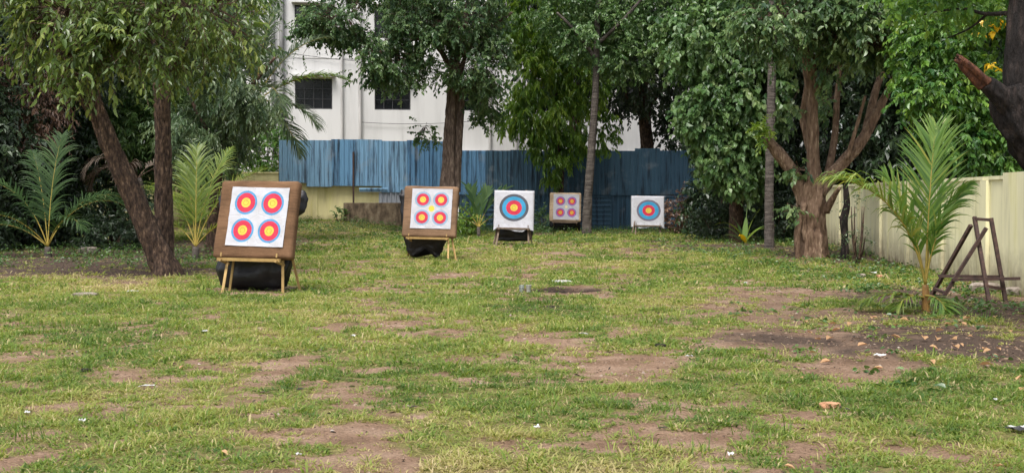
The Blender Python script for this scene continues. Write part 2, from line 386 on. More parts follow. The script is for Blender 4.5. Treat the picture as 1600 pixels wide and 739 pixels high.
# ------------------------------------------------------------------ palm fronds
def frond_arrays(base, az, elev, L, curve, nl, ll, lw=.035, spread=55, g=None, roll=0, sag=.5, start=.22):
    """returns rachis path and leaflet strips"""
    n = 22; P = [np.array(base, float)]; e = elev; st = L/n
    dirs = []
    for i in range(n):
        d = np.array([math.cos(e)*math.cos(az), math.cos(e)*math.sin(az), math.sin(e)])
        dirs.append(d); P.append(P[-1]+d*st); e -= curve/n*(0.4+1.2*i/n)
    P = np.array(P); dirs = np.array(dirs+[dirs[-1]])
    t = start+(1-start)*(np.arange(nl)+.5)/nl
    pi = t*n; i0 = np.minimum(pi.astype(int), n-1); fr = (pi-i0)[:, None]
    pos = P[i0]*(1-fr)+P[i0+1]*fr; dr = dirs[i0]
    s = np.array([-math.sin(az), math.cos(az), 0.])
    up = norm(np.cross(dr, s)); up = np.where(up[:, 2:3] < 0, -up, up)
    c, q = math.cos(roll), math.sin(roll)
    sv = s[None, :]*c+up*q; up2 = up*c-s[None, :]*q
    V = []; Q = []; T = []; k = 0
    for sg in (1, -1):
        a = np.radians(spread*(1-.45*t)+6*g.normal(size=nl))[:, None]
        d = norm(dr*np.cos(a)+sg*sv*np.sin(a)+up2*(.25+.12*g.normal(size=(nl, 1))))
        ln = (ll*(np.sin(np.clip((t-start)/(1-start)*.86+.12, 0, 1)*math.pi)**.6)*(.85+.3*g.random(nl)))[:, None]
        w = lw*np.ones((nl, 1)); ws = norm(np.cross(d, up2))
        pts = []
        seg = 5; cur = pos.copy(); dd = d.copy()
        for m in range(seg+1):
            tt = m/seg; ww = w*(.45+.55*math.sin(min(1, tt*1.6+.25)*math.pi/2)) * (1-tt**2.2) + .001
            pts.append(cur-ws*ww/2); pts.append(cur+ws*ww/2)
            cur = cur+dd*ln/seg; dd = norm(dd+np.array([0, 0, -sag*.32*(m+1)/seg*2.0])*(.6+.8*g.random((nl, 1))))
        vv = np.stack(pts, 1); kk = (k+np.arange(nl)*2*(seg+1))[:, None, None]
        idx = np.array([[2*m, 2*m+1, 2*m+3, 2*m+2] for m in range(seg)])[None]
        V.append(vv.reshape(-1, 3)); Q.append((kk+idx).reshape(-1)); k += nl*2*(seg+1)
        T.append(np.repeat(np.clip(.4+.2*g.normal(size=nl), 0, 1), seg))
    return P, np.concatenate(V), np.concatenate(Q), np.concatenate(T)

def add_frond(parent, base, az, elev, L, curve, nl, ll, mat, rmat, seed, rr=.016, **kw):
    g = np.random.default_rng(seed); tb = kw.pop('tb', 0)
    P, V, Q, T = frond_arrays(base, az, elev, L, curve, nl, ll, g=g, **kw)
    o = mesh_np('frond', V, Q, 4, mat, parent, tint=np.clip(T+tb, 0, 1))
    mb = MB(); n = len(P); mb.tube(P[::3], [rr*(1-.8*i/(len(P[::3])-1)) for i in range(len(P[::3]))], 6, 0, 0, 0, 3)
    r = mb.build('rachis', rmat, parent, True); r.parent = o
    o.matrix_parent_inverse.identity(); r.matrix_parent_inverse.identity()
    return o

# ================================================================== GROUND
def Ell(px, py, rx, ry):
    Yc = CAM_H*F/(py-306.0); Y1 = CAM_H*F/max(12, py-ry-306.0); Y2 = CAM_H*F/(py+ry-306.0)
    c = G(px, py)
    return (c.x, (Y1+Y2)/2, rx*Yc/F, (Y1-Y2)/2)
BARE = [Ell(*e) for e in [(600, 494, 105, 19), (930, 562, 125, 24), (560, 640, 80, 22), (640, 690, 120, 26), (900, 690, 150, 34), (490, 602, 65, 12),
        (300, 578, 60, 9), (120, 718, 120, 16), (880, 420, 75, 14), (890, 396, 70, 5), (1190, 461, 60, 6), (1230, 540, 150, 15), (710, 431, 65, 4),
        (1360, 590, 70, 14), (1380, 700, 80, 16), (840, 532, 60, 10), (700, 560, 60, 6), (1110, 452, 60, 5), (1130, 575, 50, 7), (420, 560, 40, 5), (30, 655, 40, 10), (760, 600, 60, 6),
        (1060, 465, 40, 5), (420, 660, 40, 7), (200, 690, 60, 8), (660, 455, 70, 4), (1010, 500, 60, 5), (960, 640, 50, 5), (1230, 640, 50, 6)]]
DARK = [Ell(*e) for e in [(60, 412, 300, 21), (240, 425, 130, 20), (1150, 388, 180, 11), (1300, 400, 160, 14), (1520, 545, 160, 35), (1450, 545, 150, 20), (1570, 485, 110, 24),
        (1230, 535, 80, 9), (870, 453, 58, 5), (840, 479, 35, 3), (1040, 378, 70, 4), (1450, 470, 110, 25), (900, 362, 130, 5), (500, 350, 90, 5), (400, 452, 70, 6)]]  # dark soil; under the trees their shade is painted in as well
def masks(x, y):
    wx = x+1.3*(fbm(x*.9+3, y*.5, 3)-.5); wy = y+2.4*(fbm(x*.8+31, y*.45+8, 3)-.5)
    def dist(E):
        m = np.zeros_like(x)
        for (cx, cy, a, b) in E:
            m = np.maximum(m, np.exp(-1.1*(((wx-cx)/a)**2+((wy-cy)/b)**2)))
        return m
    bare = dist(BARE); dark = dist(DARK)
    n1 = fbm(x*1.0+5, y*.65+3, 4); n2 = fbm(x*3.6, y*2.6+40, 4); n3 = fbm(x*9+4, y*8, 3)
    ygap = np.exp(-((y-15.5)/3.2)**2)*np.exp(-((x-1.2)/4.5)**2)
    rsp = sstep(1.5, 3.6, x)*sstep(10.0, 11.6, y)*sstep(21, 16.5, y)
    cover = .765-.60*bare-.58*dark-.12*ygap-.26*rsp+1.2*(n1-.5)+1.4*(n2-.5)+1.25*(n3-.5)
    cover = sstep(.10, .85, cover)
    left = sstep(-6.5, -8.5, x-.12*(y-26))*sstep(22.5, 24.5, y)*sstep(46, 38, y)
    right = sstep(6.0, 8.5, x+.6*(n1-.5))*sstep(20, 30, y)
    cover = cover*(1-.85*left)*(1-.6*right)
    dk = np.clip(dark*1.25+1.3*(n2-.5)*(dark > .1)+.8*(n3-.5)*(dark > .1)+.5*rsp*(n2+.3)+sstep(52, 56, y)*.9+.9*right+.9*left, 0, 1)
    wet_shade = np.exp(-(((x-.80)/.66)**2+((y-19.75)/.5)**2)**3)+.8*np.exp(-(((x-.45)/.35)**2+((y-16.75)/.2)**2)**2)  # wet soil, with the shadow inside the hollow painted in
    wet_shade = np.clip(wet_shade*(.6+1.2*n2), 0, 1)
    global WET_SHADE
    WET_SHADE = wet_shade
    return cover*(1-wet_shade), np.maximum(dk, wet_shade)

xs = np.concatenate([[-220, -120, -70, -45, -33, -26], np.arange(-22, -9, .3), np.arange(-9, 9.001, .09), np.arange(9.3, 22, .3), [26, 33, 45, 70, 120, 220]])
ys = np.concatenate([[-60, -25, -10, -3, 0, 3], np.arange(4.5, 24, .09), np.arange(24, 60, .22), [62, 66, 72, 80, 95, 120, 180, 300]])
XX, YY = np.meshgrid(xs, ys)
ZZ = gz(XX, YY)
cov, dk = masks(XX, YY); wet_shade_g = WET_SHADE.copy()
micro = (fbm(XX*6, YY*6, 3)-.5)*.035*(np.abs(XX) < 9)
ZZ = ZZ+micro
ny, nx = XX.shape
idx = np.arange(ny*nx).reshape(ny, nx)
q = np.stack([idx[:-1, :-1], idx[:-1, 1:], idx[1:, 1:], idx[1:, :-1]], -1).reshape(-1, 4)
m, nt, b = new_mat('ground_soil'); L = nt.links
tc = N(nt, 'ShaderNodeTexCoord')
ac = N(nt, 'ShaderNodeAttribute', attribute_name='cover'); ad = N(nt, 'ShaderNodeAttribute', attribute_name='dark')
nA = N(nt, 'ShaderNodeTexNoise', Scale=14, Detail=8, Roughness=.7); nB = N(nt, 'ShaderNodeTexNoise', Scale=2.2, Detail=6); nC = N(nt, 'ShaderNodeTexNoise', Scale=45, Detail=6, Roughness=.7)
for n_ in (nA, nB, nC): L.new(tc.outputs['Object'], n_.inputs['Vector'])
dirt = ramp(nt, [(.3, (.17, .105, .067)), (.5, (.26, .17, .115)), (.7, (.36, .255, .185))]); L.new(nB.outputs['Fac'], dirt.inputs[0])
fine = ramp(nt, [(.32, (.38, .36, .33)), (.46, (.85, .84, .82)), (.56, (1, 1, 1)), (.68, (1.4, 1.35, 1.3))]); L.new(nC.outputs['Fac'], fine.inputs[0])
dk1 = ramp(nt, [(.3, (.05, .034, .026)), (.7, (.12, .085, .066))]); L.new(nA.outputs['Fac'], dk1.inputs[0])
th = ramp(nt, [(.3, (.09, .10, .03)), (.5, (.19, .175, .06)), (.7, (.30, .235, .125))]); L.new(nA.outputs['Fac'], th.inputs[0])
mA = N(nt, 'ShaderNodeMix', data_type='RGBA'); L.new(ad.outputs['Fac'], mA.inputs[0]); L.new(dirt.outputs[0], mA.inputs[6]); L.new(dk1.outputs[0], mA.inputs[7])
cf = N(nt, 'ShaderNodeMath', operation='MULTIPLY_ADD'); cf.inputs[1].default_value = 1.2; L.new(nA.outputs['Fac'], cf.inputs[0]); L.new(ac.outputs['Fac'], cf.inputs[2])
cm = N(nt, 'ShaderNodeMapRange'); cm.inputs['From Min'].default_value = .95; cm.inputs['From Max'].default_value = 1.45; L.new(cf.outputs[0], cm.inputs['Value'])
mB = N(nt, 'ShaderNodeMix', data_type='RGBA'); L.new(cm.outputs[0], mB.inputs[0]); L.new(mA.outputs[2], mB.inputs[6]); L.new(th.outputs[0], mB.inputs[7])
mC = N(nt, 'ShaderNodeMix', data_type='RGBA', blend_type='MULTIPLY'); mC.inputs[0].default_value = 1; L.new(mB.outputs[2], mC.inputs[6]); L.new(fine.outputs[0], mC.inputs[7])
aw = N(nt, 'ShaderNodeAttribute', attribute_name='wet_shade')
mW = N(nt, 'ShaderNodeMix', data_type='RGBA'); L.new(aw.outputs['Fac'], mW.inputs[0]); L.new(mC.outputs[2], mW.inputs[6]); mW.inputs[7].default_value = (.018, .014, .012, 1)  # near-black colour stands for the hollow's shadow on wet soil
L.new(mW.outputs[2], b.inputs['Base Color']); b.inputs['Roughness'].default_value = .95; b.inputs['Specular IOR Level'].default_value = .15
bp = N(nt, 'ShaderNodeBump', Strength=.9, Distance=.03); L.new(nC.outputs['Fac'], bp.inputs['Height']); L.new(bp.outputs[0], b.inputs['Normal'])
g_o = mesh_np('ground', np.stack([XX, YY, ZZ], -1).reshape(-1, 3), q, 4, m, smooth=True, attrs={'cover': cov.ravel(), 'dark': dk.ravel(), 'wet_shade': wet_shade_g.ravel()})
tag(g_o, kind='structure')

# grass: short trampled blades, density falling with distance
def blades(nt_, per, y0, y1, Lm, Wm, Rm, seed):
    g = np.random.default_rng(seed)
    y = np.sqrt(g.random(nt_)*(y1**2-y0**2)+y0**2); x = (g.random(nt_)*2-1)*(y*.415+1.6)
    cv, d_ = masks(x, y)
    cl = fbm(x*3.1+3, y*2.6, 3)
    keep = g.random(nt_) < cv*(.45+.9*sstep(.35, .6, cl))+.012
    x, y, cv, cl = x[keep], y[keep], cv[keep], cl[keep]; m_ = len(x)
    patch = fbm(x*.45+11, y*.3+2, 4); p2 = fbm(x*2.2+1, y*1.8+6, 3)
    size = np.exp(.38*g.normal(size=m_))*(.65+.7*cl)*(.6+.45*cv)
    tt = .42+1.0*(patch-.5)+.7*(p2-.5)+.10*g.normal(size=m_)+.14*(1-cv)
    broad = g.random(m_) < .10; tt[broad] -= .16
    n = m_*per; rp = lambda q: np.repeat(q, per)
    a = g.random(n)*6.2832; r_ = Rm*rp(size)*np.sqrt(g.random(n))
    bx, by = rp(x)+r_*np.cos(a), rp(y)+r_*np.sin(a)
    lean = .35+1.25*g.random(n); a2 = a+.7*g.normal(size=n)
    ln = Lm*rp(size)*(.5+.8*g.random(n)); w = (Wm*rp(np.where(broad, 1.7, 1.0))*(.6+.8*g.random(n)))[:, None]
    d = norm(np.stack([np.cos(a2)*lean, np.sin(a2)*lean, np.ones(n)*.7], 1)); s = np.stack([-np.sin(a2), np.cos(a2), 0*a2], 1)
    b0 = np.stack([bx, by, gz(bx, by)+(fbm(bx*6, by*6, 3)-.5)*.035-.004], 1)
    mid = b0+d*(ln*.55)[:, None]; tip = mid+norm(d+np.array([0, 0, -.55]))*(ln*.55)[:, None]
    v = np.stack([b0-s*w*.4, b0+s*w*.4, mid+s*w*.5, mid-s*w*.5, tip], 1)
    ti = np.clip(rp(tt)+.09*g.normal(size=n), 0, 1)
    dry = g.random(n) < .08; ti[dry] = .82+.18*g.random(dry.sum())
    return v, ti
VV = []; TT = []
for args in [(33000, 13, 5.2, 11, .040, .0068, .045, 1), (40000, 11, 11, 19, .045, .010, .055, 2), (38000, 10, 19, 33, .054, .018, .08, 3), (30000, 8, 33, 56, .068, .032, .13, 4)]:
    v, t = blades(*args); VV.append(v); TT.append(t)
# longer dark tufts
g = np.random.default_rng(77)
nt_ = 620
ty = np.sqrt(g.random(nt_)*(45**2-5.5**2)+5.5**2); tx = (g.random(nt_)*2-1)*(ty*.41+1)
tx = np.concatenate([tx, [G(862, 517).x, G(1265, 560).x, G(620, 470).x, G(700, 500).x]]); ty = np.concatenate([ty, [G(862, 517).y, G(1265, 560).y, G(620, 470).y, G(700, 500).y]])
cv, _ = masks(tx, ty); kk = cv > .25; tx, ty = tx[kk], ty[kk]
per = 34; n = len(tx)*per
sc_ = np.repeat(.05+.14*g.random(len(tx)), per)
x = np.repeat(tx, per)+g.normal(size=n)*sc_*.7; y = np.repeat(ty, per)+g.normal(size=n)*sc_*.7
a = g.random(n)*2*math.pi; lean = .3+.6*g.random(n); ln = (.07+.08*g.random(n))*(.6+.8*g.random(n))
d = norm(np.stack([np.cos(a)*lean, np.sin(a)*lean, np.ones(n)], 1)); s = np.stack([-np.sin(a), np.cos(a), 0*a], 1)
w = (.006*(.7+.6*g.random(n))*(1+np.maximum(0, y-10)*.06))[:, None]; b0 = np.stack([x, y, gz(x, y)-.01], 1)
mid = b0+d*(ln*.55)[:, None]; tip = mid+norm(d+np.array([0, 0, -.45]))*(ln*.5)[:, None]
VV.append(np.stack([b0-s*w/2, b0+s*w/2, mid+s*w*.4, mid-s*w*.4, tip], 1)); TT.append(np.clip(.16+.1*g.normal(size=n), 0, 1))
v = np.concatenate(VV); t = np.concatenate(TT); n = len(v)
k = (np.arange(n)*5)[:, None]
lp = np.concatenate([k+np.array([[0, 1, 2, 3]]), k+np.array([[3, 2, 4]])], 1).ravel()
tot = np.tile(np.array([4, 3], np.int32), n)
go = mesh_np('grass', v.reshape(-1, 3), lp, tot, M['grass'], tint=np.repeat(t, 2))
tag(go, kind='stuff')

# broad-leaved weeds, low ground cover: nobody could count it
def weeds(name, spots, L=.055, W=.038, seed=5):
    g = np.random.default_rng(seed); B = []; D = []; LL = []; TI = []
    for (x0, x1, y0, y1, n, h) in spots:
        x = x0+(x1-x0)*g.random(n); y = y0+(y1-y0)*g.random(n)
        nz = fbm(x*1.6+seed, y*1.2, 3); ok = nz > .47; x, y = x[ok], y[ok]; n2 = len(x)
        per = 9
        hh = np.repeat(h*(.35+.9*g.random(n2))*1.0, per)
        X = np.repeat(x, per)+g.normal(size=n2*per)*(.06+.25*hh); Yy = np.repeat(y, per)+g.normal(size=n2*per)*(.06+.25*hh)
        Z = gz(X, Yy)+.015+hh*g.random(n2*per)
        a = g.random(n2*per)*6.283
        B.append(np.stack([X, Yy, Z], 1)); D.append(np.stack([np.cos(a), np.sin(a), .35*g.normal(size=n2*per)], 1))
        LL.append((.7+.6*g.random(n2*per))); TI.append(np.repeat(np.clip(.5+.25*g.normal(size=n2), 0, 1), per))
    B = np.concatenate(B); D = np.concatenate(D); LL = np.concatenate(LL); TI = np.concatenate(TI)
    nr = np.array([0, 0, 1.])+.4*g.normal(size=B.shape)
    v, q = leaf_arrays(B, D, nr, L*LL, W*LL, .15)
    o = mesh_np(name, v, q, 4, M['weed'], tint=np.repeat(np.clip(TI+.1*g.normal(size=len(TI)), 0, 1), 2)); tag(o, kind='stuff'); return o
weeds('weeds', [(-10, -3, 47, 53.2, 900, .22), (-3, 8, 47, 54.5, 1100, .22), (-13, -6, 25.5, 34, 700, .22), (-3.2, -1.4, 29.2, 50, 60, .15), (4, 9, 30, 44, 600, .14),
        (5, 8.9, 19, 30, 420, .12), (5.2, 7.3, 15.5, 20, 170, .10), (2.5, 7, 9, 17, 90, .03), (-7, 3, 36, 48, 500, .06), (-2.2, .8, 49, 53.5, 500, .4), (8, 12, 34, 46, 500, .25)])
# leaf litter: tiny dry leaves and twigs on the bare soil
g = np.random.default_rng(15); n = 26000
y = np.sqrt(g.random(n)*(44**2-6**2)+6**2); x = (g.random(n)*2-1)*(y*.41+1)
cv, dd = masks(x, y); ok = (g.random(n) < np.clip(.12+.5*(1-cv)+.3*dd, 0, 1)*np.clip(1.3-y/40, .25, 1)) ; x, y = x[ok], y[ok]; n = len(x)
a = g.random(n)*6.283
v, q = leaf_arrays(np.stack([x, y, gz(x, y)+.022], 1), np.stack([np.cos(a), np.sin(a), .2*g.normal(size=n)], 1), np.array([0, 0, 1.])+.5*g.normal(size=(n, 3)), .038*(.3+g.random(n)**2*1.6), .014*(.5+g.random(n)), .3)
o = mesh_np('leaf_litter', v, q, 4, M['litter'], tint=np.repeat(np.clip(.5+.4*g.normal(size=n), 0, 1), 2)); tag(o, kind='stuff')

g = np.random.default_rng(16); n = 30000
y = np.sqrt(g.random(n)*(26**2-5.5**2)+5.5**2); x = (g.random(n)*2-1)*(y*.41+1)
cv, dd = masks(x, y); ok = g.random(n) < (1-cv)*np.clip(1.4-y/22, .15, 1); x, y = x[ok], y[ok]; n = len(x)
r_ = (.004+.011*g.random(n)**3)*(1+y*.03)
o6 = np.array([[1, 0, 0], [0, 1, 0], [-1, 0, 0], [0, -1, 0], [0, 0, .8], [0, 0, -.8]])
v = (np.stack([x, y, gz(x, y)+(fbm(x*6, y*6, 3)-.5)*.035], 1)[:, None, :]+o6[None]*r_[:, None, None]*(.6+.8*g.random((n, 6, 1))))
fi = np.array([[0, 1, 4], [1, 2, 4], [2, 3, 4], [3, 0, 4], [1, 0, 5], [2, 1, 5], [3, 2, 5], [0, 3, 5]])
q = ((np.arange(n)*6)[:, None, None]+fi[None]).reshape(-1)
M['crumb'] = leaf_mat('soil_crumb', [(.06, .04, .03), (.17, .11, .075), (.24, .17, .125), (.36, .31, .27)], .0, .9, .2)
o = mesh_np('soil_crumbs', v.reshape(-1, 3), q, 3, M['crumb'], tint=np.repeat(np.clip(.4+.25*g.normal(size=n), 0, 1), 8)); tag(o, kind='stuff')

# ================================================================== BUILDING
m, nt, b = new_mat('white_plaster'); L = nt.links
tc = N(nt, 'ShaderNodeTexCoord'); mp = N(nt, 'ShaderNodeMapping'); mp.inputs['Scale'].default_value = (1.2, 1.2, .12); L.new(tc.outputs['Object'], mp.inputs[0])
n1 = N(nt, 'ShaderNodeTexNoise', Scale=1.3, Detail=9, Roughness=.65); L.new(mp.outputs[0], n1.inputs['Vector'])
r1 = ramp(nt, [(.26, (.36, .355, .34)), (.38, (.54, .535, .53)), (.52, (.60, .595, .59))]); L.new(n1.outputs['Fac'], r1.inputs[0]); L.new(r1.outputs[0], b.inputs['Base Color'])
n2 = N(nt, 'ShaderNodeTexNoise', Scale=9, Detail=6); L.new(tc.outputs['Object'], n2.inputs['Vector']); bp = N(nt, 'ShaderNodeBump', Strength=.15, Distance=.02); L.new(n2.outputs['Fac'], bp.inputs['Height']); L.new(bp.outputs[0], b.inputs['Normal'])
b.inputs['Roughness'].default_value = .9; M['plaster'] = m

BA = rad(9); bx0, by0 = (440-800)/F*65, 65.0
bld = empty('white_building', (bx0, by0, 0), 'white three storey building with dark barred windows behind the blue fence', 'building', rz=BA)
bpy.context.view_layer.update()
def bu(px):   # pixel column -> distance along the facade
    k = (px-800)/F; return (k*by0-bx0)/(math.cos(BA)-k*math.sin(BA))
def bw(u, d, z):  # facade point to world; d>0 in front of the wall
    return Vector((bx0+u*math.cos(BA)+d*math.sin(BA), by0+u*math.sin(BA)-d*math.cos(BA), z))
U0, U1, ZT = bu(338), bu(1180), 14.6
wins = []
for (a, c) in [(462, 520), (586, 642), (712, 766), (840, 893), (966, 1018)]:
    wins.append((bu(a), bu(c), 5.85, 7.4)); wins.append((bu(a), bu(c), 9.5, 11.1))
    wins.append((bu(a), bu(c), 2.0, 3.45))
wins.append((bu(378), bu(399), 10.8, 12.3))
def facade(u0, u1, z0, z1, ops):
    us = sorted({u0, u1, *[o[0] for o in ops], *[o[1] for o in ops]}); zs = sorted({z0, z1, *[o[2] for o in ops], *[o[3] for o in ops]})
    mb = MB()
    for i in range(len(us)-1):
        for j in range(len(zs)-1):
            cu, cz = (us[i]+us[i+1])/2, (zs[j]+zs[j+1])/2
            if any(o[0] < cu < o[1] and o[2] < cz < o[3] for o in ops): continue
            mb.add([bw(us[i], 0, zs[j]), bw(us[i+1], 0, zs[j]), bw(us[i+1], 0, zs[j+1]), bw(us[i], 0, zs[j+1])], [(0, 1, 2, 3)])
    for (a, c, e, f_) in ops:
        for (p, q_) in [((a, e), (c, e)), ((c, e), (c, f_)), ((c, f_), (a, f_)), ((a, f_), (a, e))]:
            mb.add([bw(p[0], 0, p[1]), bw(q_[0], 0, q_[1]), bw(q_[0], -.25, q_[1]), bw(p[0], -.25, p[1])], [(0, 1, 2, 3)])
    # side and back walls, roof
    D = -11
    mb.add([bw(u0, 0, z0), bw(u0, 0, z1), bw(u0, D, z1), bw(u0, D, z0)], [(0, 1, 2, 3)])
    mb.add([bw(u1, 0, z0), bw(u1, D, z0), bw(u1, D, z1), bw(u1, 0, z1)], [(0, 1, 2, 3)])
    mb.add([bw(u0, D, z0), bw(u0, D, z1), bw(u1, D, z1), bw(u1, D, z0)], [(0, 1, 2, 3)])
    mb.add([bw(u0, 0, z1), bw(u1, 0, z1), bw(u1, D, z1), bw(u0, D, z1)], [(0, 1, 2, 3)])
    return mb
facade(U0, U1, -.3, ZT, wins).build('wall', M['plaster'], bld)
mb = MB()
for zz in (8.45, 12.1):
    mb.box(bw((U0+U1)/2, .01, zz), (U1-U0, .02, .06), Matrix.Rotation(BA, 3, 'Z'))
mb.box(bw((U0+U1)/2, .1, ZT+.1), (U1-U0+.3, .3, .25), Matrix.Rotation(BA, 3, 'Z'))
mb.build('cornice', M['plaster'], bld)
RB = Matrix.Rotation(BA, 3, 'Z')
for (a, c, e, f_) in wins:
    mb = MB(); w = .06
    mb.box(bw((a+c)/2, -.12, e+w/2), (c-a, .06, w), RB); mb.box(bw((a+c)/2, -.12, f_-w/2), (c-a, .06, w), RB)
    for t in (0, .25, .5, .75, 1):
        mb.box(bw(a+w/2+(c-a-w)*t, -.12, (e+f_)/2), (w*(.7 if 0 < t < 1 else 1), .06, f_-e-2*w-.004), RB)
    fr = mb.build('window', M['frame_dark'], bld)
    mb = MB(); mb.box(bw((a+c)/2, -.2, (e+f_)/2), (c-a, .02, f_-e), RB); p = mb.build('pane', M['glass'], bld); p.parent = fr
    for t in (.33, .66):
        mb = MB(); mb.box(bw((a+c)/2, -.07, e+(f_-e)*t), (c-a-.01, .02, .025), RB)
        p = mb.build('grille_bar', M['frame_dark'], bld); p.parent = fr
    mb = MB(); mb.box(bw((a+c)/2, .2, f_+.12), (c-a+.3, .42, .09), RB); p = mb.build('sunshade', M['plaster'], bld); p.parent = fr
for (px, r_, mt) in [(535, .07, 'pipe'), (563, .09, 'pipe'), (428, .10, 'pipe_dark'), (442, .13, 'pipe_dark'), (765, .08, 'pipe'), (806, .08, 'pipe'), (402, .07, 'pipe_dark')]:
    mb = MB(); u = bu(px); mb.tube([bw(u, r_+.05, .2), bw(u, r_+.05, 7), bw(u, r_+.05, ZT-.2)], [r_]*3, 8, 0, 0, 0, 2); mb.build('drain_pipe', M[mt], bld, True)

for (pa, za, pb, zb_) in ((443, 8.7, 700, 8.3), (563, 5.2, 806, 5.6)):
    ua, ub = bu(pa), bu(pb); mb = MB()
    mb.tube([bw(ua+(ub-ua)*t, .12, za+(zb_-za)*t-.9*t*(1-t)) for t in np.linspace(0, 1, 9)], [.014]*9, 5, 0, 0, 0, 2); mb.build('cable', M['frame_dark'], bld)

# ================================================================== BLUE SHEET FENCE
m, nt, b = new_mat('blue_sheet'); L = nt.links
tc = N(nt, 'ShaderNodeTexCoord'); oi = N(nt, 'ShaderNodeObjectInfo')
mp = N(nt, 'ShaderNodeMapping'); mp.inputs['Scale'].default_value = (6, 6, .45); L.new(tc.outputs['Object'], mp.inputs[0])
n1 = N(nt, 'ShaderNodeTexNoise', Scale=1.1, Detail=8, Roughness=.7); L.new(mp.outputs[0], n1.inputs['Vector'])
st = ramp(nt, [(.33, (.04, .035, .035)), (.41, (.40, .38, .40)), (.5, (1, 1, 1)), (.75, (1.1, 1.1, 1.1))]); L.new(n1.outputs['Fac'], st.inputs[0])
bc = ramp(nt, [(0, (.09, .21, .37)), (.5, (.14, .30, .48)), (1, (.22, .39, .56))]); L.new(oi.outputs['Random'], bc.inputs[0])
mm = N(nt, 'ShaderNodeMix', data_type='RGBA', blend_type='MULTIPLY'); mm.inputs[0].default_value = .9; L.new(bc.outputs[0], mm.inputs[6]); L.new(st.outputs[0], mm.inputs[7])
n2 = N(nt, 'ShaderNodeTexNoise', Scale=1.6, Detail=5); L.new(tc.outputs['Object'], n2.inputs['Vector']); r2 = ramp(nt, [(.58, (0, 0, 0)), (.75, (.5, .5, .5))]); L.new(n2.outputs['Fac'], r2.inputs[0])
m2 = N(nt, 'ShaderNodeMix', data_type='RGBA'); L.new(r2.outputs[0], m2.inputs[0]); L.new(mm.outputs[2], m2.inputs[6]); m2.inputs[7].default_value = (.3, .33, .36, 1)
L.new(m2.outputs[2], b.inputs['Base Color']); b.inputs['Roughness'].default_value = .5; b.inputs['Specular IOR Level'].default_value = .4
M['blue'] = m
m = m.copy(); m.name = 'shaded_blue_sheet'; M['blue_shaded'] = m  # right panels: darker teal paint with the tree shade put into the colour
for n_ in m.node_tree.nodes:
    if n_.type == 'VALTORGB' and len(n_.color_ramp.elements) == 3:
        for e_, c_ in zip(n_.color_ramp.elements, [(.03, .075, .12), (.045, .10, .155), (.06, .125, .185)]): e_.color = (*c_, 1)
M['grey_sheet'] = noise_mat('grey_sheet', [(.22, .24, .27), (.36, .38, .42)], 3, (4, 4, .5), .5, 0)
def fy(x): return 55+.12*x
fence = empty('sheet_fence', (0, fy(0), 0), 'rusty blue corrugated sheet metal fence in front of the white building', 'fence')
bpy.context.view_layer.update()
def sheet(x0, x1, z0, z1, off, mat, horiz=False, tilt=0):
    """trapezoid profiled sheet between two points of the fence line"""
    pr = [(0, 0), (.06, 0), (.085, .035), (.135, .035), (.16, 0)]; per = .20
    V = []; Fc = []
    Lh = (x1-x0) if not horiz else (z1-z0); pts = []
    k = 0
    while k*per < Lh:
        for (a, d) in pr:
            if k*per+a <= Lh: pts.append((k*per+a, d))
        k += 1
    pts.append((Lh, 0))
    for (a, d) in pts:
        if not horiz:
            x = x0+a
            V += [(x, fy(x)-off-d, z0+tilt*(x-x0)), (x, fy(x)-off-d, z1+tilt*(x-x0))]
        else:
            V += [(x0, fy(x0)-off-d, z0+a), (x1, fy(x1)-off-d, z0+a)]
    n = len(pts)
    for i in range(n-1): Fc.append((2*i, 2*i+2, 2*i+3, 2*i+1))
    mb = MB(); mb.add(V, Fc); return mb.build('sheet_panel', mat, fence)
def fx(px):   # pixel -> x on the fence line
    k = (px-800)/F; return k*55/(1-.12*k)
g = np.random.default_rng(5)
x = fx(437); k = 0
while x < fx(1180):
    w = 1.02+.12*g.random(); x1 = x+w
    left = x < fx(686)
    jx = .04*g.normal()
    top = 3.80+.03*g.normal() if left else 3.42+.03*g.normal()
    bot = (2.02 if x < fx(470) else 1.83) if x1 < fx(600) else (1.62 if left else 1.5)
    sheet(x, x1+.03, bot+jx*.6, top+jx*.3, .05+.012*(k % 2), M['blue' if x < fx(725) else 'blue_shaded'], tilt=.006*g.normal())
    if not left: sheet(x+.003, x1+.02, -.1, 1.56, .0+.006*(k % 2), M['blue_shaded'], horiz=(k % 3 != 1))
    x = x1; k += 1
sheet(fx(592), fx(690), 1.02, 1.58, .0, M['grey_sheet'])
sheet(fx(562), fx(606), 1.62, 1.78, .1, M['blue'], horiz=True)
for px in (437, 553, 640, 700, 760, 850, 960, 1060, 1150):
    mb = MB(); x = fx(px)
    mb.box((x, fy(x)+.04-(.16 if px == 553 else 0), 1.6), (.07, .07, 3.4)); mb.build('post', M['steel_rust'], fence)
mb = MB()
for z in (2.2, 3.2): mb.bar((fx(440), fy(fx(440))+.02, z), (fx(1170), fy(fx(1170))+.02, z), .05)
mb.build('rail', M['steel_rust'], fence)

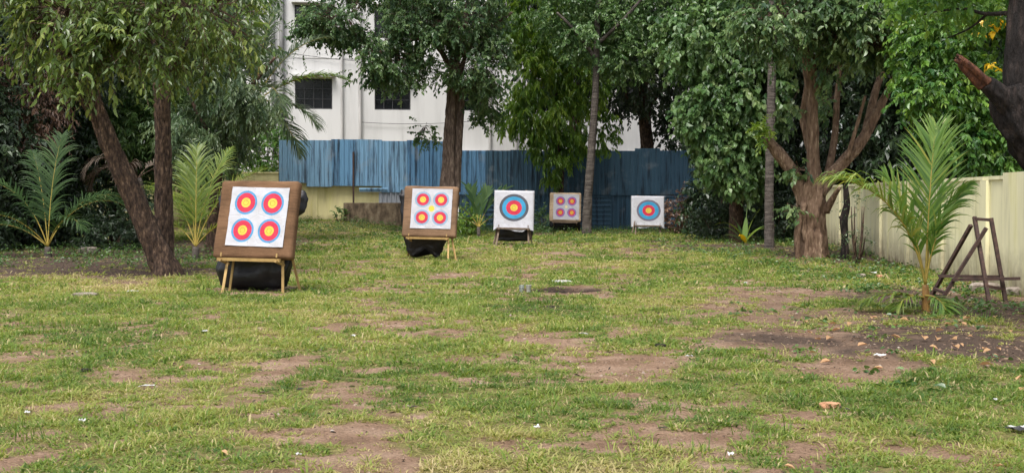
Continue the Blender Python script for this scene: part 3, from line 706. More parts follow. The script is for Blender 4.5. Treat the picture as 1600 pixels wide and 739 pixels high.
# ================================================================== WALLS
def wall_mat(name, base, stain, zlo, zhi):
    m, nt, b = new_mat(name); L = nt.links
    tc = N(nt, 'ShaderNodeTexCoord'); ge = N(nt, 'ShaderNodeNewGeometry')
    mp = N(nt, 'ShaderNodeMapping'); mp.inputs['Scale'].default_value = (2.4, 2.4, .35); L.new(tc.outputs['Object'], mp.inputs[0])
    n1 = N(nt, 'ShaderNodeTexNoise', Scale=1.4, Detail=9, Roughness=.65); L.new(mp.outputs[0], n1.inputs['Vector'])
    r1 = ramp(nt, [(.30, tuple(x*.72 for x in base)), (.45, base), (.62, tuple(min(.85, x*1.12) for x in base))]); L.new(n1.outputs['Fac'], r1.inputs[0])
    n2 = N(nt, 'ShaderNodeTexNoise', Scale=3.2, Detail=8, Roughness=.7); L.new(tc.outputs['Object'], n2.inputs['Vector'])
    sx = N(nt, 'ShaderNodeSeparateXYZ'); L.new(ge.outputs['Position'], sx.inputs[0])
    mr = N(nt, 'ShaderNodeMapRange'); mr.inputs['From Min'].default_value = zhi; mr.inputs['From Max'].default_value = zlo; L.new(sx.outputs['Z'], mr.inputs['Value'])
    ml = N(nt, 'ShaderNodeMath', operation='MULTIPLY'); L.new(n2.outputs['Fac'], ml.inputs[0]); L.new(mr.outputs[0], ml.inputs[1])
    r2 = ramp(nt, [(.12, (0, 0, 0)), (.5, (.9, .9, .9))]); L.new(ml.outputs[0], r2.inputs[0])
    mx = N(nt, 'ShaderNodeMix', data_type='RGBA'); L.new(r2.outputs[0], mx.inputs[0]); L.new(r1.outputs[0], mx.inputs[6]); mx.inputs[7].default_value = (*stain, 1)
    n3 = N(nt, 'ShaderNodeTexNoise', Scale=1.1, Detail=7, Roughness=.7); L.new(mp.outputs[0], n3.inputs['Vector']); r3 = ramp(nt, [(.52, (0, 0, 0)), (.68, (.5, .5, .5))]); L.new(n3.outputs['Fac'], r3.inputs[0])
    m3 = N(nt, 'ShaderNodeMix', data_type='RGBA'); L.new(r3.outputs[0], m3.inputs[0]); L.new(mx.outputs[2], m3.inputs[6]); m3.inputs[7].default_value = (base[0]*.85, base[1]*.85, base[2]*.45, 1)
    L.new(m3.outputs[2], b.inputs['Base Color']); b.inputs['Roughness'].default_value = .9; b.inputs['Specular IOR Level'].default_value = .2
    bp = N(nt, 'ShaderNodeBump', Strength=.3, Distance=.015); L.new(n2.outputs['Fac'], bp.inputs['Height']); L.new(bp.outputs[0], b.inputs['Normal'])
    return m
M['yellow'] = wall_mat('yellow_plaster', (.78, .70, .38), (.22, .16, .10), .3, .8)
M['cream'] = wall_mat('cream_plaster', (.72, .68, .45), (.15, .11, .075), -.1, .95)
M['moss'] = noise_mat('mossy_concrete', [(.03, .026, .02), (.11, .08, .055), (.2, .15, .10), (.3, .25, .18)], 3, (1.5, 1.5, .7), .95, .6, 14, dist=.03)

# yellow wall under the fence
yw = empty('yellow_wall', (-14, fy(-14)+.35, 0), 'low pale yellow boundary wall under the left end of the blue fence', 'wall')
bpy.context.view_layer.update()
mb = MB(); xa, xb = -24.0, fx(640)
def seg(mb, x0, x1, z0, z1, off, th):
    a = [(x0, fy(x0)+off), (x1, fy(x1)+off), (x1, fy(x1)+off+th), (x0, fy(x0)+off+th)]
    mb.add([(p[0], p[1], z0) for p in a]+[(p[0], p[1], z1) for p in a], [(0, 1, 5, 4), (1, 2, 6, 5), (2, 3, 7, 6), (3, 0, 4, 7), (4, 5, 6, 7), (3, 2, 1, 0)])
seg(mb, xa, xb, -.2, 2.38, .20, .22); mb.build('wall_panel', M['yellow'], yw)
mb = MB(); seg(mb, xa-.05, xb+.05, 2.383, 2.45, .16, .3); mb.build('coping', M['yellow'], yw)
for x in np.arange(xa+1.2, xb, 2.85):
    mb = MB(); seg(mb, x, x+.32, -.2, 2.378, .13, .068); mb.build('pilaster', M['yellow'], yw)

# mossy concrete tank
tk = empty('concrete_tank', (fx(585), 52.6, .1), 'low mossy brown concrete tank below the blue fence, behind the five spot target', 'tank')
bpy.context.view_layer.update()
xa, xb = (537-800)/F*52.4, (640-800)/F*52.4
mb = MB()
mb.box(((xa+xb)/2, 52.4, .56), (xb-xa, .14, 1.2)); mb.box(((xa+xb)/2, 53.5, .56), (xb-xa, .14, 1.2))
mb.box((xa+.07, 52.95, .56), (.14, .955, 1.2)); mb.box((xb-.07, 52.95, .56), (.14, .955, 1.2))
mb.build('tank_wall', M['moss'], tk, bevel=.012)
mb = MB(); mb.box(((xa+xb)/2, 52.95, .9), (xb-xa-.29, .95, .06)); mb.build('tank_fill', M['steel_rust'], tk)

# right boundary wall
ra, rb = G(1600, 463), G(1300, 383)
dirw = Vector((rb.x-ra.x, rb.y-ra.y, 0)).normalized(); nw = Vector((-dirw.y, dirw.x, 0))   # nw points to the field (-x)
rw = empty('boundary_wall', (ra.x, ra.y, 0), 'cream boundary wall with pilasters along the right side, behind the young coconut palm', 'wall')
bpy.context.view_layer.update()
def rseg(mb, s0, s1, z0, z1, o0, o1):
    p = [ra+dirw*s0+nw*o0, ra+dirw*s1+nw*o0, ra+dirw*s1+nw*o1, ra+dirw*s0+nw*o1]
    mb.add([(q.x, q.y, z0) for q in p]+[(q.x, q.y, z1) for q in p], [(0, 1, 5, 4), (1, 2, 6, 5), (2, 3, 7, 6), (3, 0, 4, 7), (4, 5, 6, 7), (3, 2, 1, 0)])
mb = MB(); rseg(mb, 1.0, 27, -.2, 1.70, -.2, 0); mb.build('wall_panel', M['cream'], rw)
mb = MB(); rseg(mb, -12, 1.0, -.2, 1.80, -.22, .05); mb.build('wall_panel', M['cream'], rw)
mb = MB(); rseg(mb, 1.02, 27, 1.703, 1.76, -.23, .03); mb.build('coping', M['cream'], rw)
for s in [1.9+3.1*i for i in range(8)]+[-2.6, -5.2, -7.8]:
    mb = MB(); z = 1.698 if s > 1 else 1.79; o_ = .004 if s > 1 else .054
    rseg(mb, s, s+.38, -.2, z, o_, o_+.06); mb.build('pilaster', M['cream'], rw)

# ================================================================== TARGETS
YEL, RED, BLU, GRY, CYA = (.58, .44, .06), (.50, .025, .06), (.07, .25, .47), (.07, .075, .095), (.035, .26, .47)
M['foam_dark'] = mat_brown_foam('foam_dark', (.145, .082, .046))
M['foam_mid'] = mat_brown_foam('foam_mid', (.185, .115, .07))
M['foam_pale'] = mat_brown_foam('foam_pale', (.40, .30, .20))
FA = mat_face('paper_four_spot', [(.080, YEL), (.160, RED), (.194, BLU)], .232, .235, True, asp=.96)
FB = mat_face('paper_five_spot', [(.075, YEL), (.150, RED), (.168, (.14, .30, .46)), (.182, (.36, .44, .52)), (.195, (.12, .28, .46))], .225, .225, True, spot=(.075, (.62, .50, .06)))
FD = mat_face('paper_small_spots', [(.07, (.65, .38, .05)), (.125, (.55, .035, .08)), (.18, (.24, .14, .36))], .225, .225, True, spot=(.055, (.75, .66, .35)))
FC = mat_face('cloth_ring_target', [(.093, YEL), (.198, RED), (.30, CYA), (.37, GRY)], -.0, .035, False)
FE = mat_face('cloth_ring_target_far', [(.093, YEL), (.19, RED), (.305, CYA), (.37, (.13, .12, .17))], .02, 0.0, False)

def frame3(yaw, lean, roll):
    # local x right, y away from the viewer, z up the board
    return (Matrix.Rotation(yaw, 3, 'Z') @ Matrix.Rotation(-lean, 3, 'X') @ Matrix.Rotation(roll, 3, 'Y'))
def make_mat(loc, M3, w, h, t, mat, label, group, seed):
    root = empty('target_mat', loc, label, 'archery target', group)
    root.rotation_euler = M3.to_euler(); bpy.context.view_layer.update()
    bm = bmesh.new(); bmesh.ops.create_cube(bm, size=1)
    for v in bm.verts: v.co = Vector((v.co.x*w, v.co.y*t, v.co.z*h+h/2))
    bmesh.ops.bevel(bm, geom=list(bm.edges), offset=.055, segments=4, affect='EDGES', profile=.5)
    bmesh.ops.subdivide_edges(bm, edges=[e for e in bm.edges if e.calc_length() > .3], cuts=14, use_grid_fill=True)
    for v in bm.verts:
        c = v.co; k = (fbm(np.array([c.x*2.4+seed*5+c.y]), np.array([c.z*2.4+c.y*3]), 3)[0]-.5)
        c += Vector((c.x, c.y*4, c.z-h/2)).normalized()*k*.035
    me = bpy.data.meshes.new('foam_block'); bm.to_mesh(me); bm.free(); me.materials.append(mat)
    for p in me.polygons: p.use_smooth = True
    o = bpy.data.objects.new('foam_block', me); COL.objects.link(o); o.parent = root
    return root
def paper(root, cx, cz, w, h, y, mat, seed, roll=0, wrinkle=.006, name='paper_face'):
    n = 30; V = []; UV = []
    for j in range(n+1):
        for i in range(n+1):
            u, v = i/n, j/n; x = (u-.5)*w; z = (v-.5)*h
            e = max(abs(u-.5), abs(v-.5))*2
            d = wrinkle*(fbm(np.array([u*5+seed*3]), np.array([v*5+seed]), 4)[0]-.5)*2
            d += .010*max(0, e-.9)*10*vnoise(u*7+seed, v*7)
            d += .005*max(0, 1-abs((u-.5)+(v-.3)*.6-.25)*30)*seed % 2*.5
            ed = .008*(fbm(np.array([u*4+v*9+seed]), np.array([3.3+v*4]), 2)[0]-.5)*(e > .99)
            x += ed; z += ed
            c, s = math.cos(roll), math.sin(roll)
            V.append((cx+x*c-z*s, y-abs(d)-.004, cz+x*s+z*c)); UV.append((u, v))
    q = [(j*(n+1)+i, j*(n+1)+i+1, (j+1)*(n+1)+i+1, (j+1)*(n+1)+i) for j in range(n) for i in range(n)]
    o = mesh_np(name, np.array(V), np.array(q), 4, mat, None, smooth=True, uv=np.array(UV)); o.parent = root
    return o
def cloth(root, w, h, t, mat, seed):
    """paper sheet stretched over the whole mat, folded round its edges, loose at the bottom"""
    n = 44; V = []; UV = []; W = w/2+.012; H = h; T = t/2+.012; r = .06; ov = .16
    def fold(s, lim):      # s signed distance on the sheet from the middle -> (pos, depth)
        a = abs(s); sg = 1 if s >= 0 else -1; flat = lim-r
        if a <= flat: return s, 0
        arc = r*math.pi/2
        if a <= flat+arc:
            q_ = (a-flat)/r; return sg*(flat+r*math.sin(q_)), r*(1-math.cos(q_))
        return sg*lim, r+(a-flat-arc)
    for j in range(n+1):
        for i in range(n+1):
            u, v = i/n, j/n; sx_ = (u-.5)*(2*W+2*ov); sz_ = (v-.5)*(H+.1+ov*1.2)
            x, dx = fold(sx_, W)
            if sz_ >= 0: z, dz = fold(sz_, H/2+.012)
            else: z, dz = sz_, 0
            z = max(z, -H/2-.10-.03*math.sin(u*9+seed))
            cx_ = (u-.5)*(2*W+2*ov)/w; 
            d = .02*(fbm(np.array([u*4+seed*3]), np.array([v*4+seed]), 4)[0]-.5)
            if v < .2: d += .03*(.2-v)*5*math.sin(u*14+seed*2)
            # two pinched notches at the bottom where the stand's pegs stick out
            if v < .12:
                for nx_ in (-.40*w, .36*w):
                    k = max(0, 1-abs(x-nx_)/.14); z += k*.09*(.12-v)/.12
            V.append((x, -T+max(dx, dz)-abs(d)-.006, h/2+z)); UV.append((.5+sx_/w, .5+sz_/h))
    q = [(j*(n+1)+i, j*(n+1)+i+1, (j+1)*(n+1)+i+1, (j+1)*(n+1)+i) for j in range(n) for i in range(n)]
    o = mesh_np('paper_face', np.array(V), np.array(q), 4, mat, None, smooth=True, uv=np.array(UV)); o.parent = root
    return o
def stand(P, M3, w, zb, mat, label, group, legs_px, rear=None, lw=.038, ledge=True):
    """easel: two front legs leaning with the mat, rear legs, ledge bar, pegs. P = middle of the mat's lower edge (its centre plane)"""
    root = empty('target_stand', (P.x, P.y, float(gz(P.x, P.y))), label, 'stand', group); bpy.context.view_layer.update()
    up = M3 @ Vector((0, 0, 1)); rt = M3 @ Vector((1, 0, 0)); bk = M3 @ Vector((0, 1, 0))
    bkh = Vector((bk.x, bk.y, 0)).normalized()
    for s, gp in zip((-1, 1), legs_px):
        top = P + rt*s*w*.30 + up*1.15 + bk*.16
        low = P + rt*s*w*.38 + bk*.06 - up*.02
        mb = MB(); mb.bar((gp.x, gp.y, gp.z-.03), low+(top-low)*.02, lw, lw*.9); mb.bar(low, top, lw*.9, lw*.8); mb.build('leg', mat, root)
        rg = Vector((gp.x, gp.y, 0))+bkh*.42+rt*.10*s; rg.z = float(gz(rg.x, rg.y))-.03
        mb = MB(); mb.bar(rg, P+rt*s*w*.34+up*.45+bk*.17, lw*.9); mb.build('leg', mat, root)
        mb = MB(); mb.bar(P+rt*s*w*.38-bk*.17-up*.0, P+rt*s*w*.38-bk*.17+up*.06, lw*.6, lw*.6); mb.build('peg', mat, root)
        mb = MB(); mb.bar(P+rt*s*w*.38-bk*.19-up*.06, P+rt*s*w*.38+bk*.12-up*.06, lw*.8); mb.build('bracket', mat, root)
    mb = MB(); mb.bar(P-rt*w*.44-up*.035-bk*.13, P+rt*w*.42-up*.035-bk*.13, .05, .045); mb.build('ledge', mat, root)
    return root
def cover(loc, yaw, rows, label, group, seed, notch=None):
    """rows (z, xl, xr, thick): loft of lumpy rings"""
    root = empty('black_cover', loc, label, 'cover', group); root.rotation_euler = (0, 0, yaw); bpy.context.view_layer.update()
    S = 40; V = []; Fc = []
    rows2 = []
    for i in range(len(rows)-1):
        for k in range(6):
            t = k/6; rows2.append(tuple(rows[i][q]*(1-t)+rows[i+1][q]*t for q in range(5)))
    rows2.append(rows[-1])
    for i, (z, xl, xr, th, yo) in enumerate(rows2):
        for j in range(S):
            a = 2*math.pi*j/S; c, s = math.cos(a), math.sin(a)
            e = .75
            x = (xl+xr)/2+(xr-xl)/2*math.copysign(abs(c)**e, c); y = yo+th*math.copysign(abs(s)**e, s)
            k = (fbm(np.array([j*.35+seed*9.]), np.array([i*.22+seed]), 3)[0]-.5)
            k2 = (fbm(np.array([j*.9+seed*4.]), np.array([i*.12]), 2)[0]-.5)
            if notch and z < notch[2]: z_n = notch[1]*max(0, 1-abs(x-notch[0])/.26)*(notch[2]-z)/notch[2]
            else: z_n = 0
            V.append((x+c*(k*.10+k2*.06), y+s*(k*.16+k2*.10), z+z_n+.03*k+(.10*k2 if i > len(rows2)-4 else 0)))
    n = len(rows2)
    for i in range(n-1):
        for j in range(S): Fc.append((i*S+j, (i+1)*S+j, (i+1)*S+(j+1) % S, i*S+(j+1) % S))
    Fc.append(tuple(range(S))); Fc.append(tuple((n-1)*S+j for j in range(S-1, -1, -1)))
    mb = MB(); mb.add(V, Fc)
    loops = [i for q in mb.f for i in q]; tot = np.array([len(q) for q in mb.f], np.int32)
    o = mesh_np('tarpaulin', np.array(mb.v), loops, tot, M['cover'], None, smooth=True); o.parent = root
    return root

T_G, S_G, C_G = 'archery targets set up across the field', 'wooden stands under the archery targets', 'black covers hanging behind the targets'
# --- A, nearest
YA = 19.15
PA = at(396, 405, YA+.12); MA = frame3(rad(-15), rad(14), rad(.6))
r0 = make_mat(PA, MA, 1.30, 1.21, .17, M['foam_dark'], 'nearest and largest target, dark brown mat with four blue and red spots', T_G, 1)
paper(r0, .035, .635, .95, .91, -.09, FA, 3, roll=rad(-.8), wrinkle=.011)
stand(PA, MA, 1.2, 0, M['wood_yellow'], 'yellow wooden stand under the nearest four spot target at left', S_G, (G(347, 458), G(442, 458)))
cover(PA+Vector((.02, .48, -PA.z)), rad(-17), [(.02, -.56, .30, .10, .0), (.06, -.68, .42, .17, .0), (.3, -.72, .52, .20, -.06), (.55, -.60, .56, .16, -.08), (.85, -.56, .54, .10, -.06), (1.08, -.58, .55, .08, -.02), (1.2, -.70, .74, .12, .02), (1.4, -.74, .76, .12, .06), (1.52, -.70, .70, .10, .08), (1.58, -.5, .5, .05, .1)],
      'black cover bulging round the back of the nearest brown target', C_G, 2)
# --- B
YB = 29.1
PB = at(670.5, 371.5, YB+.15); MBm = frame3(rad(-9), rad(12), rad(1.0))
r1 = make_mat(PB, MBm, 1.27, 1.19, .17, M['foam_mid'], 'brown target mat with four ring spots around a yellow centre dot', T_G, 2)
paper(r1, .035, .66, .945, .925, -.09, FB, 5, roll=rad(-.3), wrinkle=.011)
stand(PB, MBm, 1.16, 0, M['wood_yellow'], 'yellow wooden stand under the brown target with five yellow dots', S_G, (G(637, 400), G(700, 408)))
cover(PB+Vector((-.12, .40, -PB.z)), rad(-9), [(.02, -.30, .30, .07, .05), (.08, -.38, .34, .09, .05), (.22, -.46, .42, .12, .04), (.45, -.50, .5, .14, .0), (.8, -.55, .62, .10, .03), (1.2, -.60, .76, .06, .10), (1.45, -.64, .79, .08, .16), (1.58, -.6, .7, .05, .2)],
      'black cover hanging in two points under the five dot brown target', C_G, 5, (.0, .22, .5))
# --- C
YC = 37.2
PC = at(802.5, 356, YC+.12); MC_ = frame3(rad(-2), rad(9), rad(1.2))
r2 = make_mat(PC, MC_, 1.15, 1.08, .16, M['foam_pale'], 'white wrapped target with one large ring face, left of the small pale mat', T_G, 3)
cloth(r2, 1.15, 1.08, .16, FC, 2)
stand(PC, MC_, 1.12, 0, M['wood_old'], 'dark stand under the nearer white target with one large ring face', S_G, (G(775, 384), G(826, 384)), lw=.05)
cover(PC+Vector((.0, .42, -PC.z)), rad(-2), [(.12, -.48, .44, .06, .0), (.16, -.5, .52, .12, .0), (.3, -.52, .54, .14, .0), (.6, -.52, .54, .10, .0), (1.0, -.5, .5, .06, .06), (1.4, -.5, .5, .06, .13)],
      'black cover hanging straight below the nearer white ring target', C_G, 9)
# --- D
YD = 50.0
PD = at(883, 346.5, YD+.12); MD = frame3(rad(-2), rad(8), rad(1.0))
r3 = make_mat(PD, MD, 1.24, 1.14, .16, M['foam_pale'], 'small pale beige target mat with four purple and red spots', T_G, 4)
paper(r3, .03, .575, 1.0, 1.0, -.085, FD, 7, roll=rad(-.4))
stand(PD, MD, 1.16, 0, M['wood_old'], 'dark stand under the pale beige target with purple spots', S_G, (G(865, 363), G(903, 363)))
cover(PD+Vector((.0, .45, -PD.z)), rad(-2), [(.1, -.52, .6, .06, .0), (.3, -.56, .64, .14, .0), (.6, -.55, .64, .10, .0), (1.0, -.5, .6, .06, .06), (1.5, -.5, .6, .06, .13)],
      'black cover in the shade behind the pale beige purple spot target', C_G, 12)
# --- E
YE = 47.5
PE = at(1012, 352, YE+.12); ME = frame3(rad(1), rad(8), rad(.8))
r4 = make_mat(PE, ME, 1.21, 1.08, .16, M['foam_pale'], 'rightmost target, white wrapped ring face standing alone before the dark fence', T_G, 5)
cloth(r4, 1.21, 1.08, .16, FE, 5)
stand(PE, ME, 1.16, 0, M['wood_old'], 'wooden stand under the rightmost white ring target by the dark bushes', S_G, (G(993, 368), G(1032, 367)))

# ================================================================== STEEL FRAME
L1, L2, R1, R2 = G(1455, 460), G(1468, 470), G(1546, 472), G(1572, 471)
T1, T2 = at(1523, 342, 17.95), at(1549, 344, 17.75)
fr = empty('steel_frame', ((L1+R2)/2), 'rusty steel A shaped stand without a target, leaning by the cream wall', 'stand'); bpy.context.view_layer.update()
def lerp(a, b, t): return a+(b-a)*t
for a, c in ((L1, lerp(L1, T1, .9)), (L2, lerp(L2, T2, .88)), (R1, T1), (R2, T2)):
    mb = MB(); mb.bar(a-Vector((0, 0, .03)), c+(c-a).normalized()*.03, .05, .045); mb.build('leg', M['steel_rust'], fr)
for a, c in ((T1, T2), (at(1466, 431, 18.25), at(1569, 432.5, 17.85)), (at(1487, 437, 17.7), at(1594, 435, 17.5)), (lerp(R1, T1, .19), lerp(R2, T2, .15)), (lerp(L1, T1, .08), lerp(L2, T2, .10))):
    mb = MB(); mb.bar(a, c, .045, .04); mb.build('crossbar', M['steel_rust'], fr)

# ================================================================== TREES
LD = dict(L=.14, W=.056, per=9, twig=.5, droop=.8, hang=.75, gap=.535, gs=.36, twigs=.6)
tree('leaning_tree', 'leaning dark barked tree left of the nearest target, with drooping leaves', 'tree',
     [(263, 436, 66), (260, 427, 50), (252, 405, 39), (235, 368, 35), (205, 300, 33), (176, 237, 31), (150, 170, 29), (130, 90, 25), (108, 5, 21), (90, -80, 16)], 23.4,
     [[(152, 175, 18), (110, 110, 12, 22.9), (70, 20, 9, 22.4), (40, -70, 6, 22)], [(138, 110, 16), (190, 40, 11, 22.8), (225, -50, 7, 22.3)], [(165, 215, 9), (105, 120, 6, 22.9), (80, 40, 4, 22.5)]],
     [(M['leaf_droop'], [blob(120, 25, 22.3, 85, 45, .9, 204), blob(200, 60, 22.0, 80, 45, .7, 161), blob(70, 55, 22.6, 45, 40, .6, 68), blob(120, 90, 22.0, 55, 26, .4, 55), blob(270, 20, 22.4, 100, 45, .9, 204), blob(20, -50, 22.6, 110, 50, 1.4, 186), blob(210, -70, 22.6, 160, 60, 1.6, 310), blob(105, 118, 21.8, 34, 12, .3, 17), blob(215, 92, 21.9, 60, 18, .4, 31)], LD)],
     M['bark_dark'], sides=24, wob=.26, seed=3)
tree('upright_tree', 'upright dark thin trunked tree close behind the leaning tree', 'tree',
     [(256, 420, 40), (256, 400, 32), (256, 330, 29), (255, 250, 27), (253, 160, 25), (248, 70, 22), (240, -20, 18), (236, -110, 12)], 25.6,
     [[(252, 130, 12), (300, 60, 9, 25), (335, 10, 7, 24.6), (365, -50, 4, 24)], [(249, 90, 12), (205, 20, 8, 25), (180, -60, 5, 24.5)]],
     [(M['leaf_droop'], [blob(330, 40, 24.4, 80, 50, 1.0, 186), blob(290, 85, 24.1, 45, 35, .6, 74), blob(250, 85, 24.0, 45, 32, .5, 43), blob(350, 10, 24.6, 45, 36, .8, 80), blob(260, -60, 24.6, 130, 50, 1.5, 248), blob(255, 122, 23.9, 16, 18, .3, 9), blob(315, 110, 24.1, 35, 16, .4, 21)], LD)],
     M['bark_dark'], sides=18, wob=.2, seed=5)
tree('grey_leaved_tree', 'greyish leaved tree between the upright trunk and the white building', 'tree',
     [(330, 392, 20), (335, 320, 18), (345, 230, 16), (360, 140, 14), (375, 40, 10)], 33.0,
     [[(350, 210, 10), (390, 140, 7, 32), (430, 90, 4, 31.5)], [(345, 240, 9), (310, 180, 6), (290, 130, 4)]],
     [(M['leaf_grey'], [blob(375, 120, 31.5, 55, 60, 1.2, 380), blob(330, 165, 31.8, 55, 50, 1.2, 300), blob(405, 150, 31.2, 32, 36, .7, 90), blob(335, 40, 32, 50, 50, 1.3, 320), blob(300, 205, 32.5, 50, 40, 1, 200), blob(350, 215, 32.3, 36, 25, .8, 90), blob(310, -50, 32, 80, 60, 2, 350)], dict(L=.16, W=.05, per=11, twig=.5, droop=.7, hang=.8, gap=.44, gs=.8))],
     M['bark_dark'], seed=8)

# background trees on the left
BG = dict(L=.17, W=.08, per=12, twig=.55, droop=.5, hang=.6, gap=.36, gs=1.2)
tree('shade_tree', 'dark dense tree at the far left edge behind the fan of palm fronds', 'tree', [(30, 390, 30), (25, 300, 26), (35, 180, 22), (30, 40, 16)], 37,
     [[(30, 240, 14), (90, 170, 9), (140, 130, 6)], [(30, 200, 14), (-30, 120, 9)]],
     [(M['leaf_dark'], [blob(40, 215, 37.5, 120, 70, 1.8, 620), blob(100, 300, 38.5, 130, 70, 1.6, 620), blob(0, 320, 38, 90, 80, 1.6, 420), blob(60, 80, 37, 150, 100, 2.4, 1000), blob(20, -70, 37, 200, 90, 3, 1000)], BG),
      (M['leaf_dead'], [blob(62, 175, 34.5, 34, 58, .6, 200), blob(30, 120, 34.5, 30, 40, .5, 90)], dict(L=.12, W=.05, per=12, twig=.5, droop=.9, hang=1.2, gap=.4, gs=.6, name='dead_foliage'))],
     M['bark_dark'], seed=11)
tree('feathery_tree', 'feathery mid green tree seen between the two dark trunks at left', 'tree', [(180, 392, 24), (185, 300, 20), (200, 200, 17), (215, 80, 12)], 40,
     [[(190, 270, 10), (140, 210, 7), (110, 170, 4)], [(195, 230, 10), (260, 190, 7), (310, 150, 4)]],
     [(M['leaf_feather'], [blob(190, 205, 39, 100, 55, 1.4, 620), blob(110, 235, 39, 70, 40, 1.2, 330), blob(285, 230, 40, 70, 60, 1.3, 420), blob(215, 110, 40, 150, 90, 2.2, 1000), blob(220, -40, 40, 220, 100, 3, 1200)], dict(L=.2, W=.05, per=14, twig=.6, droop=.6, hang=.6, gap=.42, gs=.9))],
     M['bark_dark'], seed=13)
tree('shade_tree', 'dark tree of the left thicket standing furthest back near the yellow wall', 'tree', [(120, 372, 24), (125, 280, 20), (130, 120, 16)], 48,
     [[(124, 250, 9), (60, 180, 6)], [(126, 230, 9), (210, 160, 6)]],
     [(M['leaf_dark'], [blob(90, 250, 48, 150, 60, 2, 900), blob(230, 200, 49, 140, 80, 2, 900), blob(110, 100, 48, 200, 110, 3, 1300), blob(300, 90, 50, 120, 110, 2.5, 800), blob(200, -60, 49, 260, 110, 3.5, 1300), blob(50, 325, 46, 110, 35, 1.2, 500)], BG)],
     M['bark_dark'], seed=17)
tree('shade_tree', 'low dark spreading tree against the left picture edge', 'tree', [(-90, 395, 30), (-95, 280, 26), (-80, 100, 18)], 34,
     [[(-90, 250, 12), (-20, 180, 7)]],
     [(M['leaf_dark'], [blob(-60, 200, 34, 120, 110, 2, 900), blob(-80, 20, 34, 180, 120, 3, 1000), blob(-60, 330, 34, 90, 60, 1.5, 500)], BG)], M['bark_dark'], seed=19)

# big ficus in the middle
FI = dict(L=.135, W=.085, per=10, twig=.42, droop=.5, hang=.7, gap=.515, gs=.6, twigs=.4)
tree('ficus_tree', 'tall ficus with a grey trunk standing behind the brown five dot target', 'tree',
     [(699, 366, 32), (699, 330, 27), (700, 290, 24), (703, 220, 21), (708, 150, 18), (711, 98, 16)], 48,
     [[(711, 102, 15), (703, 60, 12), (692, 10, 10), (688, -70, 7)], [(711, 102, 14), (722, 55, 11), (732, 5, 9), (745, -70, 6)], [(706, 112, 10), (690, 82, 8, 47.7), (672, 66, 6, 47.4), (648, 62, 5, 47), (625, 74, 3, 46.6)],
      [(712, 300, 15), (716, 230, 13), (721, 160, 11), (722, 105, 8), (740, 60, 6)], [(712, 95, 9), (760, 50, 6, 47), (800, 20, 4, 46.5)], [(694, 340, 11), (690, 300, 9), (697, 240, 7)]],
     [(M['leaf_ficus'], [blob(535, 30, 46.5, 65, 42, 1.3, 420), blob(590, 85, 46.2, 62, 42, 1.2, 330), blob(500, 60, 46.6, 40, 35, .9, 110), blob(640, 35, 46.8, 80, 50, 1.5, 560), blob(720, 35, 46.3, 75, 48, 1.6, 620), blob(745, 95, 46.6, 55, 55, 1.2, 420), blob(680, 70, 46.2, 45, 26, .9, 150), blob(650, 120, 46.8, 36, 34, .8, 90), blob(745, 150, 48.3, 34, 50, .7, 150), blob(625, 120, 46.4, 36, 22, .7, 60), blob(590, 105, 46.2, 30, 20, .6, 40), blob(660, -60, 47, 190, 70, 3, 1500), blob(660, -180, 48, 170, 80, 3, 900), blob(735, 195, 49.2, 34, 26, .5, 36), blob(665, 200, 49.2, 22, 26, .5, 26)], FI)],
     M['bark_mix'], sides=20, wob=.16, lobes=4, seed=23)
# drooping mango-like tree
tree('mango_tree', 'bright green narrow tree with hanging leaves above the beige target', 'tree',
     [(874, 362, 14), (875, 310, 12), (875, 250, 11), (868, 150, 9), (862, 40, 6)], 53.2,
     [[(872, 220, 6), (835, 180, 4), (815, 150, 3)], [(870, 170, 6), (905, 130, 4)]],
     [(M['leaf_mango'], [blob(850, 40, 52.1, 60, 50, 1.3, 420), blob(835, 110, 51.9, 52, 48, 1.1, 380), blob(845, 175, 51.8, 48, 40, 1.0, 300), blob(868, 225, 52.0, 40, 32, .8, 200), blob(910, 120, 52.4, 45, 60, 1.0, 260), blob(925, 200, 52.8, 40, 40, .7, 110), blob(800, 180, 52.6, 25, 30, .6, 60), blob(850, -40, 52.6, 90, 60, 1.6, 400), blob(870, 262, 52.4, 30, 20, .5, 60)], dict(L=.24, W=.06, per=14, twig=.32, droop=1.0, hang=1.3, gap=.42, gs=.8))],
     M['bark_dark'], seed=29)
tree('slender_tree', 'slender tree with a pale mottled lower trunk between the beige and the rightmost target', 'tree',
     [(917, 366, 17), (918, 320, 14), (924, 240, 13), (930, 150, 11), (932, 90, 10), (934, 20, 9), (940, -80, 7)], 48.3,
     [[(932, 95, 7), (900, 50, 5, 48), (870, 20, 4, 48)], [(933, 70, 7), (975, 30, 5, 48), (1010, -10, 4)]],
     [(M['leaf_vine'], [blob(930, 50, 48.6, 65, 50, 1.3, 560), blob(975, 85, 49.0, 45, 45, 1.0, 240), blob(1000, 30, 49.2, 60, 40, 1.2, 330), blob(890, 20, 48.4, 50, 40, 1, 240), blob(940, -50, 49.4, 130, 60, 2, 700), blob(900, -190, 55, 260, 80, 4, 1300), blob(1000, -120, 55, 150, 70, 3, 900)], dict(L=.13, W=.08, per=11, twig=.4, droop=.5, hang=.7, gap=.43, gs=.9))],  # last two blobs: unseen high canopy added to shade the fence
     M['bark_palm'], seed=31)
